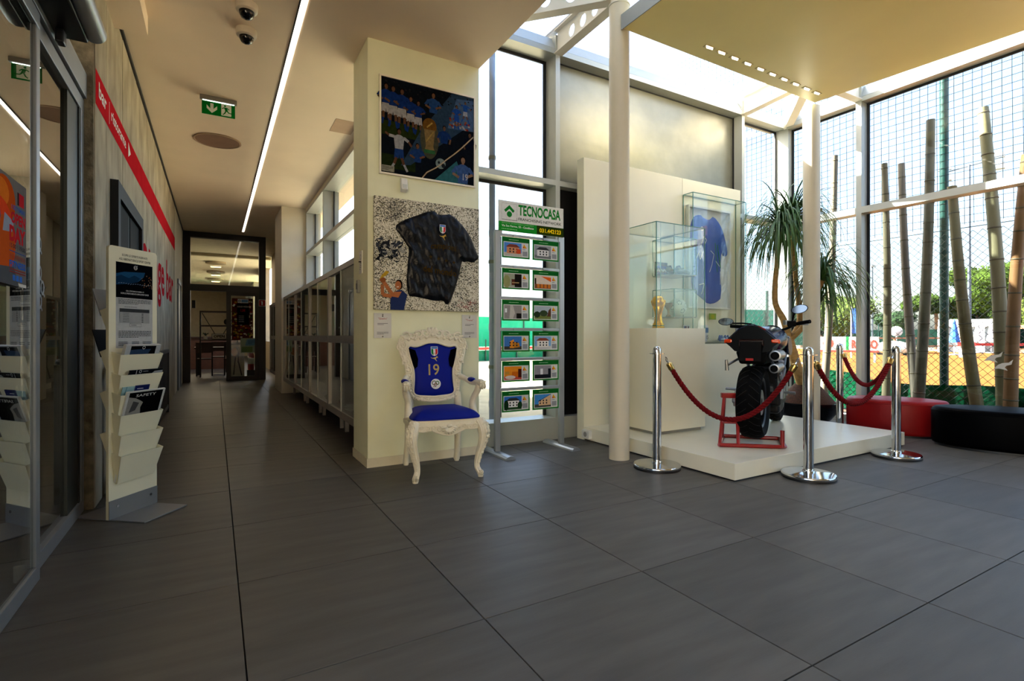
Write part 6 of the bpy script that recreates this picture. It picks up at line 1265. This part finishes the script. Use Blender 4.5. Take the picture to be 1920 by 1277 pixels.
# ------------------------------------------------------------------ outdoors
og = MB().box(1.79, 60, 4.7, 90, -.30, -.06).box(7.17, 90, -60, 4.7, -.30, -.06).build('floor', mat('pale_gravel', '#c4b796', .9, var=.15, scale=3, spec=0.)); og['kind'] = 'structure'
cc = MB().box(8.4, 46, -50, 12, -.06, -.03).box(22, 46, 12, 27, -.06, -.03).build('clay_court', mat('orange_clay', '#78502a', .95, var=.08, scale=.5, spec=0.)); cc['kind'] = 'structure'; cc.name = 'floor'
tag(MB().box(7.18, 8.38, -3, 9, -.06, -.02).build('planting_bed', mat('bed_soil', '#5b4632', .95, var=.4, scale=8)), 'strip of brown planting bed outside the window wall', 'planting bed')
FXX = 8.1
m_wire = mat('green_wire', '#0d1f19', .6, .2); m_net = mat('net_cord', '#1d2830', .8)
cf = thing('chain_link_fence', 'green chain link fence outside the window wall with a green windscreen along its foot', 'fence', (FXX, 0, 0))
g = MB(); P = .095; zt = 2.42; n_ = int(8.5/P)
for i in range(n_):
    pts = []
    for k in range(int(zt/(P/2))+1): pts.append((.004*(1 if k % 2 else -1), -.5+i*P+(P/2 if k % 2 else 0)+(.002 if k % 2 else 0), k*P/2))
    g.tube(pts, .0042, 3, caps=False); g.tube([(-x, 2*(-.5+i*P)-y+(0), z) for x, y, z in pts], .0018, 3, caps=False) if False else None
    pts2 = [(-x, -.5+i*P+P-(y-(-.5+i*P)), z) for x, y, z in pts]; g.tube(pts2, .0042, 3, caps=False)
w_ = g.build('wire_mesh', m_wire, cf); w_['kind'] = 'stuff'
for z in (.03, 2.42): MB().tube([(0, -.5, z), (0, 8, z)], .005, 6).build('tension_wire', m_wire, cf)
V = []; F = []; ny = 90; rw_ = random.Random(9)
for i in range(ny+1):
    y = -.5+8.5*i/ny; top = .47+.025*math.sin(y*3.1)+.03*math.sin(y*1.3+1)+(.05 if y > 4 else 0)
    for z in (.0, .16, .32, top): V.append((.02+.012*math.sin(y*9+z*5), y, z))
for i in range(ny):
    for k in range(3): F.append((i*4+k, i*4+k+1, i*4+5+k, i*4+4+k))
MB().add(V, F, True).build('windscreen', mat('green_windscreen', '#0c462b', .9, var=.25, scale=4, spec=0.), cf, fix=False)
bn = thing('bird_net', 'square mesh net hanging above the chain link fence', 'net', (FXX, 0, 0)); g = MB(); P = .092
for i in range(int(8.5/P)): y = -.5+i*P; g.tube([(0, y, 2.46), (.01, y+.02, 4.2), (0, y, 6.6)],  .0036, 3, caps=False)
for i in range(int(4.2/P)):
    z = 2.50+i*P; g.tube([(0, -.5+8.5*k/10, z-.03*math.sin(PI*(k % 5)/5)) for k in range(11)],  .0036, 3, caps=False)
w_ = g.build('net_mesh', m_net, bn); w_['kind'] = 'stuff'
for y, lab in ((3.08, 'tall dark green steel fence post in front of the bamboo'), (6.9, 'shorter dark green steel fence post beyond the glass corner')):
    q = thing('fence_post', lab, 'post', (FXX+.16, y, -.02), 0, 'fence posts'); MB().tube([(0, 0, 0), (0, 0, 6.7 if y < 5 else 2.5)], .048, 16).build('pipe', mat('dark_green_steel', '#0f3f36', .35, .2), q); MB().box(-.08, .08, -.08, .08, 0, .02).build('foot_plate', mat('dark_green_steel', '#0f3f36', .35), q)
BB = [((3.464, 0), (3.476, 3.326), .046, '#8f8263', 'bamboo pole nearest the window mullion, upright with a pale top'), ((3.10, 0), (3.282, 3.27), .050, '#8c7f6e', 'greyish bamboo pole, second from the window mullion'), ((3.115, 0), (2.969, 3.715), .058, '#7d755c', 'tall bamboo pole leaning against the green fence post'), ((2.49, 0), (2.757, 2.847), .062, '#8b7a4c', 'shortest bamboo pole, cut off just above the crossbar'), ((2.28, 0), (2.471, 3.67), .068, '#9a9068', 'thick tall bamboo pole with a pale sunlit top near the right edge'), ((2.24, .0), (2.10, 3.03), .060, '#9c6f42', 'brown bamboo pole leaning at the right edge of the picture'), ((4.27, 0), (4.10, 3.62), .050, '#857a66', 'dark bamboo pole behind the round column'), ((1.55, 0), (1.75, 3.4), .06, '#8f8560', 'bamboo pole just outside the right edge')]
for i, (a, b_, r, col, lab) in enumerate(BB[:7]):
    x = 7.46+.15*((i+1) % 3); kx = x/7.6; a = (a[0]*kx, 0); b_ = (b_[0]*kx, H+(b_[1]-H)*kx); q = thing('bamboo_pole', lab, 'bamboo', (x, a[0], -.02), 0, 'cut bamboo poles outside the window'); d = Vector((0, b_[0]-a[0], b_[1]+.02)); Ln = d.length; mm = mat('bamboo_%d' % i, col, .5, var=.25, scale=3, stretch=(1, 1, .4))
    P_ = [d*(k/24)+Vector((0, .03*math.sin(PI*k/24)*(1 if i % 2 else -1), 0)) for k in range(25)]
    MB().tube(P_, [r*(1.08-.3*k/24) for k in range(25)], 14).build('culm', mm, q); z = .2+.1*(i % 3); g = MB()
    while z < Ln-.05:
        t = z/Ln; c = d*t+Vector((0, .03*math.sin(PI*t)*(1 if i % 2 else -1), 0)); u = d.normalized(); rr = r*(1.08-.3*t); g.tube([c-u*.008, c-u*.003, c+u*.004, c+u*.009], [rr*1.0, rr*1.07, rr*1.07, rr], 14, caps=False); z += .30+.07*math.sin(i*2+z*3)
    o = g.build('node_ring', mat('bamboo_node', '#6a5d40', .6), q); o['kind'] = 'stuff'
# seabird stickers on the pane
K = Ink(frame((7.088, 2.2, 1.0), (0, -1, 0), (0, 0, 1)))
for ox, oy, s in ((-.10, -.22, .13), (-.02, -.30, .13)): K.poly([(ox+a*s, oy+b_*s) for a, b_ in ((0, .2), (.3, .55), (.55, .7), (.95, .75), (1.2, 1.0), (1.1, .6), (.8, .5), (.7, .35), (.9, .1), (.6, .2), (.35, .25))], '#c9c9c4')
K.build('bird_sticker', bpy.data.objects['window_6'])
# drain pipe outside the left bay
dp = thing('drain_pipe', 'tall grey drain pipe with clamps outside the left window bay', 'pipe', (2.82, 5.4, -.06)); MB().tube([(0, 0, 0), (0, 0, 6)], .037, 16).build('pipe', mat('zinc_pipe', '#8f96a6', .5, .3), dp)
for z in (.75, 1.98, 3.2): MB().tube([(0, 0, z), (0, 0, z+.04)], .044, 16).build('clamp', mat('clamp_grey', '#7b7768', .5, .4), dp)
for z in (.3, 1.2, 2.3): MB().tube([(0, 0, z), (0, 0, z+.07)], .041, 16).build('socket_joint', mat('zinc_pipe', '#8f96a6', .5), dp)
tp_ = thing('lamp_post', 'thin dark pole standing outside behind the green sign stand', 'post', (3.45, 6.35, -.06)); MB().tube([(0, 0, 0), (0, 0, 2.95)], .011, 8).build('pole', m_irn, tp_); MB().tube([(0, 0, 2.95), (0, 0, 3.0)], .02, 8).build('cap', m_irn, tp_)
# green court screens at the back
def screen(name, lab, a, b_, z0, z1, col, posts=6):
    a, b_ = Vector((*a, 0)), Vector((*b_, 0)); q = thing(name, lab, 'fence', a); d = b_-a
    MB().add([(0, 0, z0), (d.x, d.y, z0), (d.x, d.y, z1), (0, 0, z1), (.02, .02, z0), (d.x+.02, d.y+.02, z0), (d.x+.02, d.y+.02, z1), (.02, .02, z1)], [(0, 1, 2, 3), (4, 5, 6, 7), (0, 1, 5, 4), (3, 2, 6, 7), (0, 4, 7, 3), (1, 2, 6, 5)]).build('screen_cloth', mat('screen_'+col.strip('#'), col, .8, var=.15, scale=.8, spec=0.), q)
    for k in range(posts+1): p_ = d*(k/posts); MB().tube([(p_.x, p_.y-.05, -.1), (p_.x, p_.y-.05, z1+.5)], .035, 8).build('post', mat('dark_green_steel', '#0f3f36', .4), q)
    return q
screen('court_screen', 'bright green court screen beyond the left window bay', (5.5, 21.5), (20, 24.0), .55, 2.0, '#2fae84', 7)
q = screen('court_fence', 'low dark green mesh fence beneath a red rail beyond the left window bay', (5.2, 20.2), (18, 22.4), -.06, .42, '#1f7a56', 7); MB().bar((0, -.06, .5), (12.8, 2.14, .5), .05, .12).build('red_rail', mat('red_rail', '#c23b2f', .6), q)
screen('court_screen', 'dark green court screen across the far end of the clay court', (45, 33), (47, -6), .25, 1.55, '#152a23', 10)
def tree(lab, x, y, h, r, flat, col, name='tree', n=2600, seed=1, trunk=True, blobs=9, lf=.22):
    R2 = random.Random(seed); q = thing(name, lab, 'tree', (x, y, -.06)); g = MB(); cs_ = []
    for k in range(blobs): a = R2.uniform(0, 2*PI); rr = r*math.sqrt(R2.random())*.75; cs_.append((rr*math.cos(a), rr*math.sin(a), h-r*flat+R2.uniform(-.45, .55)*r*flat, r*R2.uniform(.32, .5)))
    for k in range(int(n*2.6)):
        c = R2.choice(cs_); v = Vector((R2.gauss(0, 1), R2.gauss(0, 1), R2.gauss(0, 1))).normalized()*c[3]*R2.uniform(.75, 1.05); v.z *= max(.6, flat); p_ = Vector(c[:3])+v
        u = Vector((R2.gauss(0, 1), R2.gauss(0, 1), R2.gauss(0, 1))).normalized(); w = u.orthogonal().normalized(); s = lf*.55*R2.uniform(.5, 1.2); g.add([p_+u*s, p_+w*s*.8, p_-u*s*.8, p_-w*s*.7], [(0, 1, 2, 3)])
    for c in cs_: g.ell((c[0], c[1], c[2]), (c[3]*.75, c[3]*.75, c[3]*.75*max(.6, flat)), 8, 6)
    o = g.build('foliage', mat('foliage_'+col.strip('#'), col, .8, var=.45, scale=1.2, spec=0.), q, fix=False); o['kind'] = 'stuff'
    if trunk:
        MB().tube([(0, 0, 0), (.1, 0, h*.4), (0, .1, h-r*flat)], [.22, .17, .1], 8).build('trunk', mat('tree_bark', '#5b4433', .9), q)
    return q
tree('big umbrella pine with a broad green crown far beyond the court, at the right', 61, 18.2, 8.3, 4.6, .62, '#38481c', seed=1, n=5200, blobs=16, lf=.26)
tree('lower umbrella pine left of the big one, far beyond the court', 52, 19.9, 4.95, 2.25, .6, '#33431a', seed=2, n=2400, lf=.24)
tree('rounded dark pine crown between the two umbrella pines', 74, 24.5, 5.9, 3.4, .7, '#2b3a18', seed=12, n=2000, lf=.26)
tree('pale yellow-green bush below the big umbrella pine at the right', 56, 14.5, 4.2, 2.6, .8, '#4a5426', seed=5, n=2000, lf=.22)
tree('bright green tree beyond the court seen just right of the round column', 38, 20.2, 4.4, 2.3, .8, '#4b582a', seed=3, n=2000, lf=.17)
for i, (x, y, h, r, c) in enumerate([(48.5, 29.2, 3.65, 2.1, '#324228'), (50, 25.2, 3.0, 1.9, '#354428'), (52.5, 23.4, 3.5, 2.0, '#2f402a'), (41, 23.2, 2.6, 1.4, '#37472a'), (34, 27, 4.0, 2.2, '#4b5a36')]):
    tree(['round tree behind the dark screen, leftmost by the mullion', 'round dark tree behind the dark screen, second from the mullion', 'round dark tree behind the dark screen, just left of the green fence post', 'small low tree in front of the hedge trees by the white dish', 'grey-green tree behind the palm leaves'][i], x, y, h, r, .75, c, seed=20+i, n=1500, blobs=7, lf=.2)
tree('pale green bush behind the green screen in the narrow corner bay', 13.6, 9.9, 1.95, .8, .8, '#5f7755', seed=31, n=900, trunk=True, blobs=5, lf=.08)
q = screen('court_screen', 'short green mesh screen in the narrow corner bay', (11.6, 8.6), (13.4, 8.4), -.06, 1.75, '#3fa284', 2)
for i in range(6):
    q = tree('low leafy plant growing in the bed between the bamboo, '+['first from the corner', 'second from the corner', 'third from the corner', 'fourth from the corner', 'fifth from the corner', 'nearest the right edge'][i], 7.9, 4.3-.42*i, .15+.04*(i % 3), .14, .8, '#5f9a3a', name='bed_plant', n=60, seed=40+i, trunk=False, blobs=3, lf=.035); q['category'] = 'plant'; q.location.z = -.02
# club house things across the court
def obj1(name, lab, cat, loc, build, rz=0., group=None):
    q = thing(name, lab, cat, loc, rz, group); build(q); return q
VA = math.radians(-70)      # faces back towards the hall
wm = mat('marquee_white', '#e3e3df', .7); gm = mat('marquee_grey', '#8d9699', .6)
def bh_(q):
    for x in (-1.4, -.35, .75, 1.9): MB().box(x-.13, x+.13, -.1, .1, 0, 1.75).build('pillar', wm, q)
    MB().box(-1.5, 2.1, -.12, 2.2, 1.75, 2.25).build('roof_beam', wm, q); MB().box(-1.4, 1.9, .1, .15, .0, 1.75).build('grey_panel', gm, q)
obj1('pavilion', 'small white pavilion with grey panels beyond the court', 'pavilion', (43.6, 15.0, -.06), bh_, VA)
def bu(q, col, closed=True):
    MB().tube([(0, 0, 0), (0, 0, 2.0)], .03, 8).build('pole', wm, q); MB().lathe([(.28, .75), (.24, .95), (.16, 1.4), (.06, 1.95), (.02, 2.1)], 10, smooth=False).build('folded_canopy', mat('umbrella_'+col.strip('#'), col, .8), q); MB().lathe([(.3, 0), (.3, .08), (.05, .12)], 12).build('base', gm, q)
obj1('parasol', 'closed blue parasol in front of the white pavilion', 'umbrella', (37.1, 13.35, -.06), lambda q: bu(q, '#2f63b5'))
obj1('parasol', 'closed white parasol beyond the court, left of the pair', 'umbrella', (43.0, 14.25, -.06), lambda q: bu(q, '#e4e4e2')); obj1('parasol', 'closed white parasol beyond the court, right of the pair', 'umbrella', (43.4, 13.7, -.06), lambda q: bu(q, '#e4e4e1'))
def bc(q):
    MB().box(-3, 3, 0, 3, 0, 1.15).build('wall', mat('clubhouse_wall', '#b98a72', .8), q); MB().add([(-3.2, -.3, 1.1), (3.2, -.3, 1.1), (3.2, 3.3, 1.1), (-3.2, 3.3, 1.1), (-3, 1.5, 1.9), (3, 1.5, 1.9)], [(0, 1, 5, 4), (2, 3, 4, 5), (0, 4, 3), (1, 2, 5), (3, 2, 1, 0)]).build('roof', mat('terracotta', '#a85f3f', .8), q)
    for x in (-2, -.4, 1.2): MB().box(x, x+.8, -.03, .02, .1, .9).build('window', mat('dark_pane', '#394045', .3), q)
obj1('club_house', 'low terracotta-roofed building behind the white parasols', 'building', (47.5, 14.3, -.06), bc, VA)
obj1('litter_bin', 'white and red drinks stand in front of the pavilion', 'bin', (33.8, 11.65, -.06), lambda q: (MB().box(-.3, .3, -.25, .25, 0, .62).build('body', wm, q), MB().box(-.36, .36, -.3, .3, .62, .8).build('red_top', mat('red_awning', '#b3312a', .6), q)), VA)
obj1('bench_rail', 'long red rail along the far edge of the court', 'rail', (39.9, 13.4, -.06), lambda q: (MB().bar((0, 0, .62), (4.6, -4.6, .62), .06, .16).build('rail', mat('red_awning', '#b3312a', .6), q), [MB().box(1.1*k-.04, 1.1*k+.04, -1.1*k-.04, -1.1*k+.04, 0, .6).build('post', gm, q) for k in range(5)]))
obj1('court_rail', 'brown wooden rail along the left far edge of the court', 'rail', (30, 17.5, -.06), lambda q: (MB().bar((0, 0, 1.0), (12, -3.2, 1.0), .05, .09).bar((0, 0, .5), (12, -3.2, .5), .05, .07).build('rail', mat('rail_wood', '#a8714c', .8), q), [MB().box(2*k-.05, 2*k+.05, -.533*k-.05, -.533*k+.05, 0, 1.0).build('post', mat('rail_wood', '#a8714c', .8), q) for k in range(7)]))
obj1('dish_lamp', 'round white disc on a stalk beyond the court rail', 'lamp', (41, 18.0, -.06), lambda q: (MB().tube([(0, 0, 0), (0, 0, 1.3)], .04, 8).build('stalk', wm, q), MB().lathe([(0, .1), (.25, .06), (.36, 0), (.25, -.03), (0, -.04)], 20, Matrix.Translation((0, 0, 1.45)) @ Matrix.Rotation(VA, 4, 'Z') @ Matrix.Rotation(PI/2, 4, 'X'), cap=False).build('disc', wm, q)))
obj1('covered_trolley', 'white covered roller trolley on the court edge', 'trolley', (34, 15.1, -.06), lambda q: (MB().ell((0, 0, .45), (.9, .6, .4), 14, 8).build('cover', wm, q), MB().tube([(-.6, 0, .2), (-.6, .1, .2)], .2, 14).tube([(.6, 0, .2), (.6, .1, .2)], .2, 14).build('wheel', m_irn, q)), VA)
def bf(q):
    MB().tube([(0, 0, 0), (0, 0, 2.6)], .03, 8).build('pole', wm, q); g = MB(); V = []; F = []
    for i in range(8):
        for k in range(5): V.append((.02+.10*k, .04*math.sin(k*1.4+i*.5), 1.25+1.25*i/7))
    for i in range(7):
        for k in range(4): F.append((i*5+k, i*5+k+1, i*5+6+k, i*5+5+k))
    g.add(V, F, True).build('cloth', mat('blue_flag', '#2f5fb0', .8), q, fix=False)
obj1('flag', 'blue beach flag beyond the court, right of the round column', 'flag', (27.6, 14.1, -.06), bf, VA)
def bb_(q):
    MB().box(-1.05, 1.05, -.03, .03, .45, 1.1).build('board', wm, q); K = Ink(frame((-1.05, -.0305, .45), (1, 0, 0), (0, 0, 1)), .004); K.rect(0, 0, 2.1, .65, '#d9cfc6'); K.rect(.95, .0, 1.05, .65, '#2c8a4a'); K.ringp(.3, .36, .16, .09, '#c04a3c'); K.text('ROSSO', 1.15, .15, 2.05, .52, '#c04a3c', .04); K.rect(0, 0, 2.1, .08, '#b8483c'); K.build('print', q)
    for x in (-.9, .9): MB().box(x-.04, x+.04, -.02, .06, 0, .45).build('leg', gm, q)
obj1('banner', 'white and red advertising board at the court edge beside the round column', 'banner', (23.3, 12.0, -.06), bb_, VA)
def bm2(q):
    MB().tube([(0, 0, 0), (0, 0, 12.0)], [.12, .06], 10).build('mast', mat('mast_grey', '#5b6670', .5, .4), q); MB().tube([(-1.3, .3, 11.8), (1.5, -.3, 12.1)], .04, 6).build('crossbar', mat('mast_grey', '#5b6670', .5), q)
    for x, z in ((-1.2, 11.9), (1.3, 12.15)): MB().box(x-.35, x+.35, -.15, .15, z, z+.3).box(x-.15, x+.35, -.2, .2, z-.7, z-.3).build('floodlight', mat('flood_grey', '#9aa4ac', .4, .3), q)
obj1('floodlight_mast', 'tall floodlight mast with two lamps beyond the court', 'mast', (41.6, 14.2, -.06), bm2, VA)
obj1('lamp_post', 'slender pole standing beyond the court near the window mullion', 'post', (41.8, 19.9, -.06), lambda q: (MB().tube([(0, 0, 0), (0, 0, 6.2)], .06, 8).build('pole', mat('mast_grey', '#5b6670', .5), q), MB().box(-.25, .25, -.1, .1, 6.2, 6.35).build('lamp', gm, q)))
